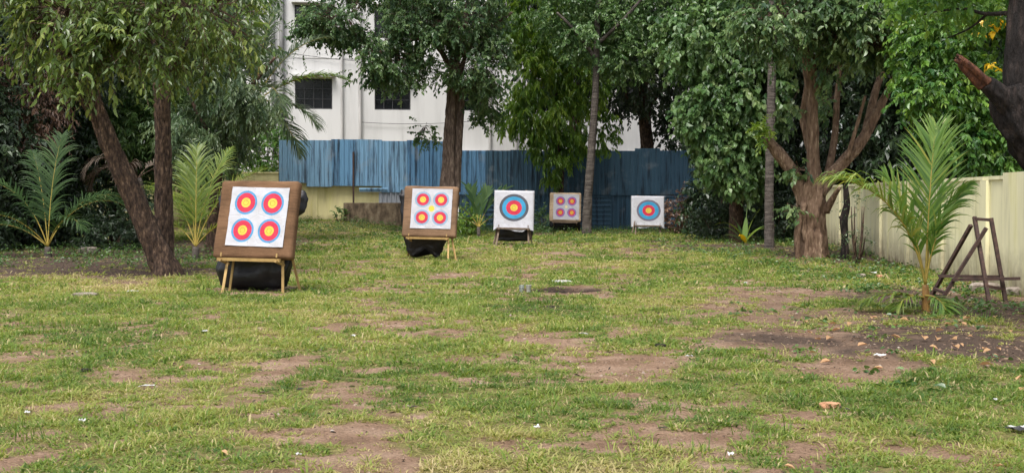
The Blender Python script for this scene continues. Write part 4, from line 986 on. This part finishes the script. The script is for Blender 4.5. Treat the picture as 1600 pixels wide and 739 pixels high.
# creeper-clad tree right of the dark gap
tree('creeper_tree', 'broad tree clad in pale leaved creeper right of the rightmost target', 'tree',
     [(1150, 378, 24), (1150, 300, 22), (1145, 180, 20), (1140, 40, 16), (1140, -90, 10)], 41,
     [[(1146, 200, 10), (1100, 130, 7), (1070, 70, 5)], [(1143, 130, 10), (1190, 60, 7), (1230, 0, 4)]],
     [(M['leaf_vine'], [blob(1140, 235, 39.2, 48, 52, .9, 380), blob(1110, 170, 39.2, 48, 52, 1.0, 380), blob(1160, 130, 39.2, 65, 65, 1.2, 560), blob(1100, 60, 39.5, 70, 60, 1.4, 560), blob(1175, 40, 39.3, 80, 60, 1.4, 600), blob(1165, 275, 39.3, 30, 22, .6, 70), blob(1050, 30, 50, 60, 45, 1.2, 330), blob(1170, -60, 40, 130, 70, 2, 700), blob(1080, -200, 53, 240, 90, 4, 1400), blob(1185, 190, 39.6, 35, 50, .7, 180)], dict(L=.18, W=.13, per=10, twig=.45, droop=.6, hang=.9, gap=.42, gs=.9))],  # highest, rearmost blob: unseen canopy added to shade the fence
     M['bark_dark'], seed=37)
# dark wood behind on the right
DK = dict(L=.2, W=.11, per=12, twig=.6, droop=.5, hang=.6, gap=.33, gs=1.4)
for (lab, tx_, Yy, bl, sd) in [
    ('dark tree over the right end of the blue fence, in deep shade', 1010, 58.5, [(1000, 105, 110, 75, 4, 900), (1010, 10, 150, 100, 6, 1700), (1075, 200, 45, 40, 1.5, 220), (1000, -120, 160, 90, 4, 900)], 41),
    ('dark tree directly behind the straight palm trunk, in deep shade', 1190, 48, [(1190, 220, 110, 90, 2.5, 900), (1210, 330, 130, 50, 1.6, 560), (1180, 60, 150, 110, 3, 1300), (1130, 315, 50, 60, 1.5, 300), (1190, -100, 180, 100, 4, 1000)], 43),
    ('dark tree behind the many limbed tree, in deep shade', 1330, 44, [(1330, 200, 120, 90, 2.5, 1000), (1340, 310, 110, 50, 1.5, 500), (1340, 70, 150, 100, 3, 1200), (1330, -80, 180, 100, 4, 1000)], 47),
    ('dark tree behind the cream wall, left of the bright green one', 1430, 38, [(1440, 190, 100, 90, 2, 800), (1450, 60, 130, 100, 2.6, 1000), (1440, 270, 80, 40, 1.2, 300), (1440, -80, 160, 90, 3, 800)], 53),
    ('dark tree over the fence behind the slender pale trunk', 900, 59.5, [(905, 80, 100, 70, 2.0, 400), (900, 20, 120, 70, 2.5, 700), (800, 10, 90, 60, 2, 400), (860, -90, 170, 80, 3, 800)], 59),
    ('dark tree behind the wall at the right picture edge', 1600, 33, [(1600, 180, 120, 90, 2, 700), (1610, 50, 140, 100, 2.6, 900), (1600, -80, 160, 90, 3, 700)], 61)]:
    base = 306+CAM_H*F/Yy
    tree('shade_tree', lab, 'tree', [(tx_, base, 26), (tx_+3, base-90, 22), (tx_-4, 140, 18), (tx_, -60, 12)], Yy,
         [[(tx_, 190, 10), (tx_-60, 110, 7), (tx_-90, 50, 4)], [(tx_, 170, 10), (tx_+60, 90, 7), (tx_+90, 30, 4)]],
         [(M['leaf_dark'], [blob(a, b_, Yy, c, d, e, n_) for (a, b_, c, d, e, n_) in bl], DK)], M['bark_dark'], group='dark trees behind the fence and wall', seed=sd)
# bush of dark reddish stems near the rightmost target
# straight palm trunk
tree('palm_trunk_tree', 'straight bare grey palm trunk left of the many limbed tree', 'palm', [(1202, 388, 20), (1202, 372, 16), (1202, 300, 14.5), (1204, 200, 14), (1206, 100, 13), (1208, 0, 12.5), (1210, -170, 12)], 35.6, [], [], M['bark_palm'], seed=67)
# many limbed tree
CR = dict(L=.13, W=.075, per=11, twig=.42, droop=.6, hang=.8, gap=.495, gs=.5, twigs=.4)
t8 = tree('many_limbed_tree', 'brown fluted tree with many thick spreading limbs before the end of the cream wall', 'tree',
     [(1270, 412, 56), (1268, 385, 44), (1266, 345, 41), (1268, 312, 42), (1272, 288, 38)], 29.9,
     [[(1258, 318, 24.0), (1240, 272, 20.8), (1215, 238, 18.4), (1194, 214, 13.6)], [(1272, 305, 27.2), (1270, 235, 19.2), (1269, 160, 19.2), (1264, 108, 21.6), (1246, 55, 14.4), (1220, 0, 10.4), (1205, -60, 7.2)],
      [(1268, 118, 16.0), (1277, 60, 12.0), (1282, -10, 8.8), (1285, -80, 6.4)], [(1284, 300, 17.6, 30.3), (1262, 215, 13.6, 30.6), (1255, 180, 11.2, 30.7), (1262, 130, 8.8, 30.5)],
      [(1278, 300, 28.8), (1312, 260, 20.0), (1345, 222, 17.6), (1368, 180, 14.4), (1395, 125, 9.6), (1416, 60, 7.2), (1425, -20, 4.8)], [(1352, 212, 13.6, 30.2), (1366, 150, 11.2, 30.5), (1384, 90, 8.0, 30.8), (1392, 20, 4.8, 31)],
      [(1290, 288, 12.8, 30.4), (1304, 215, 10.4, 30.7), (1308, 150, 8.8, 30.9), (1318, 60, 5.6, 31)], [(1322, 250, 7.2, 29.7), (1338, 200, 5.6, 29.5), (1352, 150, 4.0, 29.4)], [(1290, 330, 13.6), (1304, 305, 8.0, 29.6), (1312, 294, 5.6, 29.4)],
      [(1248, 408, 9.6, 29.6), (1246, 365, 9.6, 29.6), (1258, 318, 9.6, 29.7)], [(1290, 410, 12.8, 30.2), (1286, 360, 11.2, 30.1), (1280, 320, 11.2, 30)]],
     [(M['leaf_ficus'], [blob(1330, 35, 28.8, 85, 38, 1.0, 380), blob(1215, 30, 28.8, 60, 38, .9, 260), blob(1375, 70, 28.9, 45, 30, .7, 150), blob(1290, 10, 28.6, 60, 30, .9, 200), blob(1335, 85, 29.2, 45, 22, .5, 80), blob(1400, 30, 29.2, 55, 40, .9, 230), blob(1310, -60, 29.2, 170, 50, 1.8, 800), blob(1300, 105, 29.4, 26, 16, .4, 30), blob(1215, 75, 29.0, 30, 16, .5, 40), blob(1250, 270, 29.5, 14, 18, .25, 12), blob(1232, 165, 30.2, 10, 22, .3, 10), blob(1296, 160, 31.0, 20, 24, .4, 20), blob(1236, 330, 29.6, 8, 22, .2, 12)], dict(CR, tb=.12)),
      (M['leaf_mango'], [blob(1190, 208, 29.6, 9, 14, .2, 30)], dict(L=.1, W=.05, per=10, twig=.2, droop=.2, hang=.2, gap=.3, name='sprout', tb=.2))],
     M['bark_brown'], sides=26, wob=.2, lobes=5, seed=71)
tree('dead_stump', 'thin black dead trunk standing between the many limbed tree and the cream wall', 'stump', [(1320, 405, 15), (1320, 370, 11), (1318, 345, 13), (1323, 320, 10), (1321, 288, 8)], 29.4, [[(1318, 348, 6), (1312, 338, 4)]], [], M['bark_black'], wob=.3, seed=73)
# broken tree at the right edge
t9 = tree('broken_tree', 'black rough barked trunk with a broken stub at the right picture edge', 'tree',
     [(1745, 530, 130), (1725, 440, 108), (1682, 330, 84), (1636, 245, 80), (1604, 195, 78), (1582, 155, 70), (1576, 135, 48)], 13.0,
     [[(1614, 215, 60), (1598, 150, 54), (1596, 80, 50), (1602, 0, 48), (1606, -90, 48)]],
     [(M['leaf_bright'], [blob(1480, 5, 14.5, 100, 22, .5, 120), blob(1590, -60, 14.0, 220, 50, 1.2, 500)], dict(L=.075, W=.05, per=10, twig=.25, droop=.4, hang=.5, gap=.42, gs=.5))],
     M['bark_black'], sides=30, wob=.22, seed=79, loc=None)
P, r = pix_path([(1592, 178, 46, 12.95), (1566, 152, 34, 12.9), (1540, 130, 24, 12.85), (1516, 108, 20, 12.8), (1502, 96, 15, 12.78)], 13)
v, f = tube_np(P[:3], r[:3], 30, .2, 0, 0, 12, 4, .1); mb = MB(); mb.add(v, f); mb.build('branch', M['bark_black'], t9, True)
v, f = tube_np(P[2:], r[2:], 24, .3, 3, 0, 10, 4, .14); mb = MB(); mb.add(v, f)
for k in range(16):   # splintered end
    a = 2*math.pi*k/16; e = P[-1]; dr = (P[-1]-P[-2]).normalized(); o_ = Vector((math.cos(a)*.6, math.sin(a), math.cos(a)*.8))*r[-1]*.7
    mb.bar(e+o_-dr*.04, e+o_+dr*(.02+.08*random.random()), .022, .014)
mb.build('broken_stub', M['broken_wood'], t9, True)
for l in [[(1590, 20, 10, 13), (1540, 22, 6, 13.6), (1500, 14, 4, 14.2), (1440, 24, 2.5, 14.6)], [(1545, 20, 5, 13.6), (1515, 45, 3, 13.9), (1480, 60, 2, 14.2)]]:
    P, r = pix_path(l, 13); mb = MB(); mb.tube(P, r, 7, .1, 0, 0, 5); mb.build('branch', M['bark_black'], t9, True)
# bright green tree behind the right wall
t10 = tree('bright_tree', 'bright green tree with yellow leaf clusters hanging over the cream wall', 'tree',
     [(1545, 405, 24), (1540, 320, 20), (1535, 230, 17), (1525, 120, 13), (1515, 10, 9)], 25.5,
     [[(1537, 260, 9), (1490, 200, 6, 24.8), (1455, 160, 4, 24.4)], [(1532, 200, 9), (1580, 150, 6, 24.8)], [(1528, 150, 8), (1470, 90, 5, 24.6), (1430, 60, 3)]],
     [(M['leaf_bright'], [blob(1470, 60, 24.4, 62, 50, .8, 460), blob(1545, 55, 24.6, 60, 50, .8, 420), blob(1460, 140, 24.2, 50, 40, .6, 300), blob(1530, 150, 24.4, 60, 50, .7, 380), blob(1500, 215, 24.3, 50, 35, .5, 230), blob(1570, 230, 24.4, 45, 45, .6, 260), blob(1540, 272, 24.3, 18, 30, .3, 90), blob(1430, 100, 24.8, 30, 40, .6, 130), blob(1500, -30, 24.8, 130, 50, 1.2, 560), blob(1455, 215, 24.4, 32, 14, .3, 60)], dict(L=.115, W=.06, per=12, twig=.28, droop=.5, hang=.7, gap=.42, gs=.55)),
      (M['leaf_yellow'], [blob(1545, 30, 23.6, 7, 6, .1, 5), blob(1549, 46, 23.6, 6, 5, .1, 5), blob(1526, 52, 23.6, 5, 5, .1, 3), blob(1568, 30, 23.6, 6, 4, .1, 4), blob(1556, 110, 23.6, 9, 9, .1, 5)], dict(L=.1, W=.07, per=6, twig=.1, droop=.3, hang=.4, gap=.0, name='yellow_leaves'))],
     M['bark_dark'], seed=83)

# bushes
def bush(label, spots, mat, kw, seed, cat='bush', group=None):
    c = spots[0][0]; z = float(gz(c[0], c[1]))
    root = empty('bush', (c[0], c[1], z), label, cat, group); bpy.context.view_layer.update()
    mb = MB(); g = np.random.default_rng(seed)
    for s in spots:
        for k in range(4):
            a = g.random()*6.28
            mb.tube([(c[0], c[1], z-.05), ((c[0]+s[0][0])/2+.1*math.cos(a), (c[1]+s[0][1])/2, (z+s[0][2])/2), (s[0][0]+.5*s[1]*math.cos(a), s[0][1]+.4*s[2]*math.sin(a), s[0][2]+.3*s[3])], [.03, .02, .008], 6, 0, 0, 0, 3)
    mb.build('stem', M['bark_dark'], root, True)
    foliage('crown', mat, root, spots, seed=seed, **kw); return root
BK = dict(L=.12, W=.06, per=11, twig=.35, droop=.4, hang=.4, gap=.38, gs=.7)
bush('tall green bush rising behind the yellow wall left of the blue fence', [blob(408, 235, 57.5, 42, 42, 1.1, 420), blob(395, 285, 57.5, 40, 40, 1.0, 200), blob(430, 205, 57.5, 22, 22, .7, 90), blob(380, 215, 57.5, 25, 30, .7, 110)], M['leaf_bright'], BK, 91)
bush('low yellowish green bush right beside the brown five dot target', [blob(732, 345, 47, 16, 22, .5, 90), blob(722, 352, 46.5, 14, 14, .4, 50)], M['leaf_mango'], dict(BK, L=.14, W=.05), 93)
bush('low leafy bush between the nearer white ring target and the beige target', [blob(848, 347, 52, 10, 22, .4, 60), blob(850, 358, 51, 14, 8, .4, 40)], M['leaf_vine'], dict(BK, L=.1), 95)
bush('reddish dark bush right of the rightmost white target', [blob(1062, 335, 49, 22, 38, .6, 170), blob(1080, 355, 48.5, 26, 18, .5, 90)], M['leaf_dead'], dict(BK, L=.1, W=.05), 97)
bush('tiny weed bush growing at the yellow wall beside the concrete tank', [blob(530, 338, 52.2, 8, 14, .3, 26)], M['leaf_vine'], dict(BK, L=.09, twig=.2), 99)
bush('dark undergrowth bush left of the leaning trunk', [blob(175, 370, 35, 55, 30, .9, 260), blob(215, 340, 36, 30, 40, .7, 140)], M['leaf_dark'], BK, 101)
bush('dark undergrowth bush behind the dark green palm at the left', [blob(40, 360, 36, 60, 36, .9, 300), blob(110, 345, 37, 50, 42, .9, 260)], M['leaf_dark'], BK, 103)
bush('sparse wispy bush in front of the cream wall beside the black dead trunk', [blob(1340, 335, 27.5, 20, 40, .3, 26), blob(1345, 375, 27.2, 14, 18, .3, 14)], M['leaf_grey'], dict(BK, L=.06, W=.03, per=8, twig=.3, gap=.3), 105)
for (lab, px, py, Y, sd) in [('dark bush in the shade left of the spiky yellowish plant', 1115, 345, 42.5, 107), ('dark bush in the shade behind the foot of the straight palm trunk', 1215, 345, 41, 109)]:
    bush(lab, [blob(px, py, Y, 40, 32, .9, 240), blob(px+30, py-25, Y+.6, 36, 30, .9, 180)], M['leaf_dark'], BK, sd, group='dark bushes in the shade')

# ------------------------------------------------------------------ palms
def palm(name, label, base, specs, mat, rmat, stem=None, seed=1, group=None, smat=None, **kw):
    root = empty(name, base, label, 'palm', group); bpy.context.view_layer.update()
    if stem:
        mb = MB(); mb.tube(stem[0], stem[1], 10, .1, 0, 0, 5, seed); mb.build('stem', smat or M['bark_palm'], root, True); top = Vector(stem[0][-1])
    else: top = base
    for i, s in enumerate(specs):
        az, el, Lf, cu, nl, ll = s[:6]; ex = dict(kw); ex.update(s[6] if len(s) > 6 else {})
        mt = ex.pop('mat', mat); b0 = ex.pop('at', None); b0 = b0 if b0 is not None else top
        add_frond(root, b0, rad(az), rad(el), Lf, rad(cu), nl, ll, mt, rmat, seed*50+i, **ex)
    return root
# right foreground young coconut: azimuth 0 = right, 90 = away, -90 = towards the viewer
b3 = G(1447, 486); topc = at(1446, 420, b3.y)
palm('coconut_palm', 'young bright green coconut palm in front of the cream wall and steel frame', b3,
     [(58, 84, 2.08, 18, 58, .68, dict(roll=rad(6), spread=48, sag=.25)), (180, 78, 1.98, 86, 58, .72, dict(sag=1.05, tb=.18, spread=62, lw=.036)), (8, 82, 1.45, 48, 34, .36, dict(roll=rad(80), sag=.9, tb=-.1, spread=30)),
      (150, 80, 1.5, 30, 36, .5, dict(roll=rad(-40), sag=.5, spread=32)), (60, 72, 1.75, 62, 30, .34, dict(roll=rad(60), sag=.5, tb=.2, spread=26)),
      (-75, 5, .62, 95, 34, .42, dict(sag=.8, at=at(1446, 462, b3.y-.05), spread=48)), (188, 14, .85, 50, 30, .36, dict(mat=M['frond_yellow'], sag=.9, at=at(1444, 466, b3.y))), (215, 15, .6, 70, 26, .34, dict(mat=M['frond_yellow'], sag=.9, at=at(1446, 466, b3.y)))],
     M['frond_green'], M['rachis'], ([b3-Vector((0, 0, .08)), at(1447, 468, b3.y), at(1446, 445, b3.y)], [.06, .05, .035]), seed=3, smat=M['stem_orange'], lw=.026, start=.24)
b1 = G(75, 402)
palm('coconut_palm', 'dark green young palm fanning out at the left edge of the field', b1,
     [(80, 84, 2.8, 24, 46, .8, dict(spread=56, sag=.7)), (168, 70, 2.7, 88, 46, .7, {}), (14, 66, 2.5, 118, 46, .75, {}), (125, 76, 2.7, 42, 40, .7, dict(sag=1.1)), (48, 62, 2.7, 96, 42, .75, {}), (215, 52, 2.2, 95, 36, .65, {}), (-40, 58, 1.9, 120, 30, .6, {}), (175, 40, 1.8, 70, 28, .6, {})],
     M['frond_dark'], M['rachis'], ([b1-Vector((0, 0, .1)), b1+Vector((0, 0, .25))], [.10, .07]), seed=4, lw=.038, sag=1.0)
b2 = G(306, 406)
palm('coconut_palm', 'yellow green young palm left of the nearest brown target', b2,
     [(100, 82, 2.4, 26, 40, .7, dict(spread=48, sag=.5)), (22, 70, 2.5, 62, 40, .7, {}), (150, 70, 2.2, 80, 38, .65, dict(sag=1.1)), (62, 76, 2.6, 40, 38, .65, {}), (170, 55, 1.7, 90, 30, .55, {}), (0, 52, 1.7, 90, 30, .55, {}), (120, 76, 2.2, 40, 30, .6, {})],
     M['frond_yellow'], M['rachis'], ([b2-Vector((0, 0, .1)), b2+Vector((0, 0, .3))], [.10, .07]), seed=5, lw=.034, sag=.8)
b4 = G(340, 380); b4 = Vector((at(350, 380, 42).x, 42, float(gz(-9, 42))))
ct = at(398, 160, 42)
palm('tall_coconut_palm', 'tall coconut palm whose fronds reach across the left part of the white building', b4,
     [(6, 36, 3.3, 62, 64, .75, dict(mat=M['frond_green'], lw=.07)), (-20, 5, 2.6, 70, 55, .95, {}), (170, 40, 3.6, 95, 55, .95, {}), (195, 0, 3.2, 70, 50, .95, {}), (30, 62, 3.7, 60, 50, .9, {}), (110, 70, 3.4, 50, 46, .9, {}), (-60, 30, 3.0, 110, 50, .9, {}), (-110, 20, 3.0, 100, 50, .9, {}), (150, 62, 3.6, 70, 50, .9, {}), (-35, -20, 2.8, 60, 46, .9, {}), (-150, -5, 2.9, 70, 46, .9, {}), (70, 78, 3.6, 30, 46, .8, {})],
     M['frond_grey'], M['rachis'], ([b4-Vector((0, 0, .1)), at(356, 300, 42), ct], [.17, .14, .12]), seed=6, lw=.06, sag=.8, rr=.03)
b5 = G(205, 396)
palm('dry_palm', 'dead brown palm with hanging dry fronds behind the leaning trunk', b5,
     [(175, 40, 1.7, 150, 34, .6, {}), (10, 40, 1.7, 150, 34, .6, {}), (-90, 50, 1.6, 160, 30, .6, {}), (215, 55, 1.8, 150, 30, .6, {}), (60, 50, 1.7, 150, 30, .6, {})],
     M['frond_dry'], M['bark_dark'], ([b5+Vector((.3, 1.5, -.1)), b5+Vector((0, 1.5, .9)), b5+Vector((-.25, 1.5, 1.9))], [.12, .11, .09]), seed=7, lw=.035, sag=1.2)
b6 = Vector((at(748, 372, 45).x, 45, 0))
palm('broad_leaf_plant', 'dark broad bladed palm plant left of the nearer white ring target', b6,
     [(170, 60, 1.6, 90, 9, .7, {}), (120, 75, 1.7, 40, 9, .7, {}), (30, 66, 1.9, 50, 9, .75, {}), (190, 40, 1.2, 80, 8, .6, {}), (10, 45, 1.3, 90, 8, .6, {}), (60, 75, 1.6, 40, 9, .6, {})],
     M['frond_dark'], M['rachis'], ([b6-Vector((0, 0, .1)), b6+Vector((0, 0, .35))], [.08, .06]), seed=8, lw=.12, sag=.4, spread=35)
# spiky plant: simple strap leaves
b7 = G(1163, 381)
root = empty('strap_leaf_plant', b7, 'small plant with arching yellow and green strap leaves beside the straight palm trunk', 'plant'); bpy.context.view_layer.update()
g = np.random.default_rng(3)
for (az, el, Lf, cu, mt) in [(170, 62, .95, 110, 'frond_grey'), (185, 50, .9, 150, 'frond_grey'), (195, 35, .7, 140, 'frond_dry'), (60, 82, 1.0, 15, 'frond_green'), (20, 74, .95, 30, 'frond_yellow'), (5, 58, .95, 80, 'frond_green'), (-30, 60, .7, 70, 'frond_yellow'), (-120, 70, .5, 120, 'leaf_yellow'), (130, 75, .8, 50, 'frond_dark'), (160, 74, 1.0, 120, 'frond_yellow')]:
    az, e = rad(az), rad(el); p = np.array(b7); s = np.array([-math.sin(az), math.cos(az), 0]); vs = []; n = 12
    if abs(math.cos(az)) > .7: s = np.array([0., .5, .86*math.copysign(1, math.cos(az))])*np.array([1, 1, .4])
    for i in range(n+1):
        w = .075*(math.sin(min(1, i/n*1.2+.2)*math.pi)**.7+.08)+.006
        vs += [p-s*w, p+s*w]; p = p+np.array([math.cos(e)*math.cos(az), math.cos(e)*math.sin(az), math.sin(e)])*Lf*1.25/n; e -= rad(cu)/n*(.5+i/n)
    q = [(2*i, 2*i+1, 2*i+3, 2*i+2) for i in range(n)]
    mesh_np('blade', np.array(vs), np.array(q), 4, M[mt], root, tint=np.full(n, .5), smooth=True)

# ================================================================== LITTER
def lump(name, px, py, w, d, h, mat, label, cat, seed, rz=0, group=None):
    c = G(px, py); g = np.random.default_rng(seed)
    bm = bmesh.new(); bmesh.ops.create_icosphere(bm, subdivisions=3, radius=.5)
    for v in bm.verts:
        k = 1+.5*(fbm(np.array([v.co.x*3+seed*2.3+v.co.z]), np.array([v.co.y*3+seed+v.co.z*2]), 3)[0]-.5)
        x, y, z = v.co; e = .6
        sq = lambda t: math.copysign(abs(t*2)**e/2, t)
        v.co = Vector((sq(x)*w*k, sq(y)*d*k, sq(z)*h*k))
    me = bpy.data.meshes.new(name); bm.to_mesh(me); bm.free(); me.materials.append(mat)
    for p in me.polygons: p.use_smooth = False
    o = bpy.data.objects.new(name, me); COL.objects.link(o); o.location = c+Vector((0, 0, h*.35)); o.rotation_euler = (0, 0, rad(rz)); return tag(o, label, cat, group)
def scrap(name, px, py, w, d, mat, label, cat, seed, rz=0, lift=.03, group=None, extra=None):
    c = G(px, py); n = 7; V = []; g = np.random.default_rng(seed)
    for j in range(n):
        for i in range(n):
            u, v = i/(n-1)-.5, j/(n-1)-.5
            k = fbm(np.array([u*3+seed]), np.array([v*3+seed*2]), 3)[0]
            V.append((u*w*(1+.3*g.normal()*.3), v*d*(1+.3*g.normal()*.3), .02+lift*2*abs(k-.4)+lift*.5*g.random()))
    q = [(j*n+i, j*n+i+1, (j+1)*n+i+1, (j+1)*n+i) for j in range(n-1) for i in range(n-1)]
    o = mesh_np(name, np.array(V), np.array(q), 4, mat, None); o.location = c; o.rotation_euler = (0, 0, rad(rz)); return tag(o, label, cat, group)
lump('broken_brick', 1295, 637, .14, .09, .05, M['brick'], 'orange broken brick lying in the grass at lower right', 'brick', 1, 20)
lump('flat_stone', 133, 462, .38, .22, .06, M['stone'], 'flat brown stone slab on the grass left of the leaning trunk', 'stone', 2, 5)
lump('flat_stone', 208, 456, .2, .12, .03, M['slab'], 'small pale flat stone just below the foot of the leaning trunk', 'stone', 3, -10)
lump('rubble_stone', 140, 396, .5, .35, .2, M['stone'], 'grey rubble heap at the foot of the dark bush on the left', 'stone', 4, 0)
lump('rubble_stone', 1345, 433, .17, .13, .08, M['stone'], 'brown stone lying among weeds before the cream wall, right of the dead trunk', 'stone', 5, 0)
lump('rubble_stone', 1376, 434, .14, .12, .07, M['brick'], 'reddish stone lying among weeds left of the coconut palm', 'stone', 6, 0)
lump('concrete_slab', 876, 441, .36, .3, .04, M['slab'], 'pale concrete slab lying flat in the middle of the field', 'slab', 7, 5)
lump('soil_clod', 1032, 542, .11, .08, .04, M['bark_black'], 'dark soil clod on the bare patch in the middle of the field', 'clod', 8, 0)
lump('soil_clod', 134, 580, .08, .06, .03, M['bark_black'], 'dark soil clod in the grass at lower left', 'clod', 9, 0)
lump('rubble_stone', 1537, 455, .5, .25, .16, M['stone'], 'rubble stone lying at the foot of the steel frame', 'stone', 10, 10)
lump('rubble_stone', 1588, 462, .35, .3, .16, M['stone'], 'grey rubble stone at the base of the cream wall at right edge', 'stone', 19, 10)
WS = M['white_scrap']
for i, (px, py, w, d, mt, lab) in enumerate([
    (1375, 559, .17, .1, WS, 'crumpled white paper scrap on the dark soil left of the fallen leaves'),
    (1590, 674, .16, .1, WS, 'white and black torn wrapper at the lower right picture edge'),
    (552, 528, .1, .07, WS, 'white plastic scrap in the grass below the long bare patch'),
    (320, 521, .09, .06, WS, 'small white scrap on the grass under the nearest target'),
    (230, 608, .18, .05, WS, 'long thin white strip lying on the grass at lower left'),
    (128, 663, .08, .05, WS, 'small white paper bit near the lower left corner'),
    (43, 650, .06, .05, WS, 'white scrap nearest the left picture edge'),
    (1165, 444, .12, .1, WS, 'white scrap on the grass below the strap leaved plant'),
    (1077, 561, .12, .07, M['slab'], 'grey plastic scrap right of the large bare patch'),
    (838, 673, .07, .05, WS, 'white bit on the bare soil in the lower middle'),
    (912, 525, .16, .06, M['slab'], 'pale flat strip at the top of the large bare patch'),
    (1142, 717, .06, .04, WS, 'pale scrap near the bottom edge right of the middle'),
    (1555, 630, .05, .05, WS, 'white bit in the grass above the torn wrapper'),
    (1365, 428, .2, .15, WS, 'white plastic piece among weeds in front of the cream wall'),
    (467, 717, .05, .03, WS, 'white chip on the bare soil at the bottom left of the middle')]):
    scrap('litter_scrap', px, py, w*.6, d*.6, mt, lab, 'litter', 20+i, rz=25*((i*7) % 5-2), lift=.02)
scrap('black_flap', 1593, 677, .15, .05, M['black_scrap'], 'black flap lying beside the torn white wrapper', 'litter', 60, rz=-20)
# plastic cups by the dark dip
mg, nt, b = new_mat('clear_plastic'); b.inputs['Base Color'].default_value = (.45, .5, .5, 1); b.inputs['Roughness'].default_value = .2; b.inputs['Transmission Weight'].default_value = .6; b.inputs['Alpha'].default_value = .75
for px, lab in ((815, 'clear plastic cup standing left of the other cup'), (826, 'whitish plastic cup standing at the end of the dark strip')):
    c = G(px, 457); mb = MB(); S = 18
    V = []; Fc = []
    prof = [(.0, .004), (.028, .004), (.030, .01), (.042, .10), (.044, .102), (.041, .1), (.028, .014), (0, .012)]
    for (r_, z) in prof:
        for k in range(S): V.append((c.x+r_*math.cos(6.2832*k/S), c.y+r_*math.sin(6.2832*k/S), c.z+z*1.1))
    for i in range(len(prof)-1):
        for k in range(S): Fc.append((i*S+k, i*S+(k+1) % S, (i+1)*S+(k+1) % S, (i+1)*S+k))
    mb.add(V, Fc); tag(mb.build('plastic_cup', mg if px == 815 else M['slab'], None, True), lab, 'cup', 'cups by the dark strip')
# fallen tan leaves on the right
proto = None; g = np.random.default_rng(21)
FL = [(1362, 498), (1371, 500), (1398, 511), (1462, 522), (1452, 545), (1440, 560), (1453, 567), (1557, 548), (1548, 551), (1540, 549), (1392, 528), (1262, 523), (1300, 532), (1282, 535), (1264, 555), (1298, 569), (1313, 518), (1261, 507), (1490, 545), (1500, 541), (1510, 512), (1515, 500), (1475, 510), (1530, 575), (1495, 535), (1425, 586), (1588, 600), (1597, 611), (1250, 595), (1340, 545), (1555, 500), (1580, 520), (1420, 505), (1465, 532), (1520, 530), (1330, 508), (1380, 580), (1295, 510), (1560, 560), (1445, 535)]
for (px, py) in FL:
    c = G(px, py)
    if proto is None:
        v, q = leaf_arrays(np.zeros((1, 3)), np.array([[1., 0, .1]]), np.array([[0, .1, 1.]]), np.array([.10]), np.array([.055]), .25, .2)
        proto = mesh_np('fallen_leaf', v, q, 4, M['leaf_orange'], tint=np.array([.5, .5])); o = proto
    else:
        o = proto.copy(); COL.objects.link(o)
    o.location = c+Vector((0, 0, .03)); o.rotation_euler = (.2*g.normal(), .2*g.normal(), g.random()*6.28); s = .6+.7*g.random(); o.scale = (s, s, s)
    tag(o, 'tan fallen leaf on the dark soil in front of the cream wall', 'leaf', 'tan leaves fallen on the dark soil at right')
for (px, py, lab) in [(345, 712, 'small reddish fallen leaf near the bottom edge at left'), (247, 672, 'tan fallen leaf in the grass at lower left'), (1225, 735, 'tan fallen leaf at the bottom edge right of the middle'), (287, 577, 'tan fallen leaf on the small bare patch at left'), (503, 601, 'tan fallen leaf on the bare patch left of the middle'), (1110, 506, 'orange fallen leaf alone in the middle right grass'), (1567, 735, 'pale fallen leaf in the lower right corner')]:
    o = proto.copy(); COL.objects.link(o); o.location = G(px, py)+Vector((0, 0, .03)); o.rotation_euler = (.2, .2, px); s = .6; o.scale = (s, s, s); tag(o, lab, 'leaf')

# ================================================================== LIGHT
w = bpy.data.worlds.new("World"); SC.world = w; w.use_nodes = True
nt = w.node_tree; bg = nt.nodes['Background']
sky = nt.nodes.new('ShaderNodeTexSky'); sky.sky_type = 'NISHITA'; sky.sun_disc = False
EL, AZ = rad(62), rad(203)     # azimuth clockwise from +Y: behind the camera, a little left
sky.sun_elevation = EL; sky.sun_rotation = AZ; sky.air_density = 1.0; sky.dust_density = 4.0; sky.ozone_density = .6
hs = nt.nodes.new('ShaderNodeHueSaturation'); hs.inputs['Saturation'].default_value = .35
nt.links.new(sky.outputs[0], hs.inputs['Color']); nt.links.new(hs.outputs[0], bg.inputs[0]); bg.inputs[1].default_value = .15
sl = bpy.data.lights.new('sun', 'SUN'); sl.energy = 1.7; sl.angle = rad(22); sl.color = (1, .96, .9)
so = bpy.data.objects.new('sun', sl); COL.objects.link(so)
sd = Vector((math.sin(AZ)*math.cos(EL), math.cos(AZ)*math.cos(EL), math.sin(EL)))
so.rotation_euler = sd.to_track_quat('Z', 'Y').to_euler(); so.location = (0, -5, 20)

vs = SC.view_settings; vs.view_transform = 'Standard'; vs.look = 'None'; vs.exposure = .9; vs.gamma = 1
try: vs.use_curve_mapping = False
except Exception: pass
SC.cycles.max_bounces = 6; SC.cycles.diffuse_bounces = 3; SC.cycles.transparent_max_bounces = 6
SC.cycles.use_denoising = True
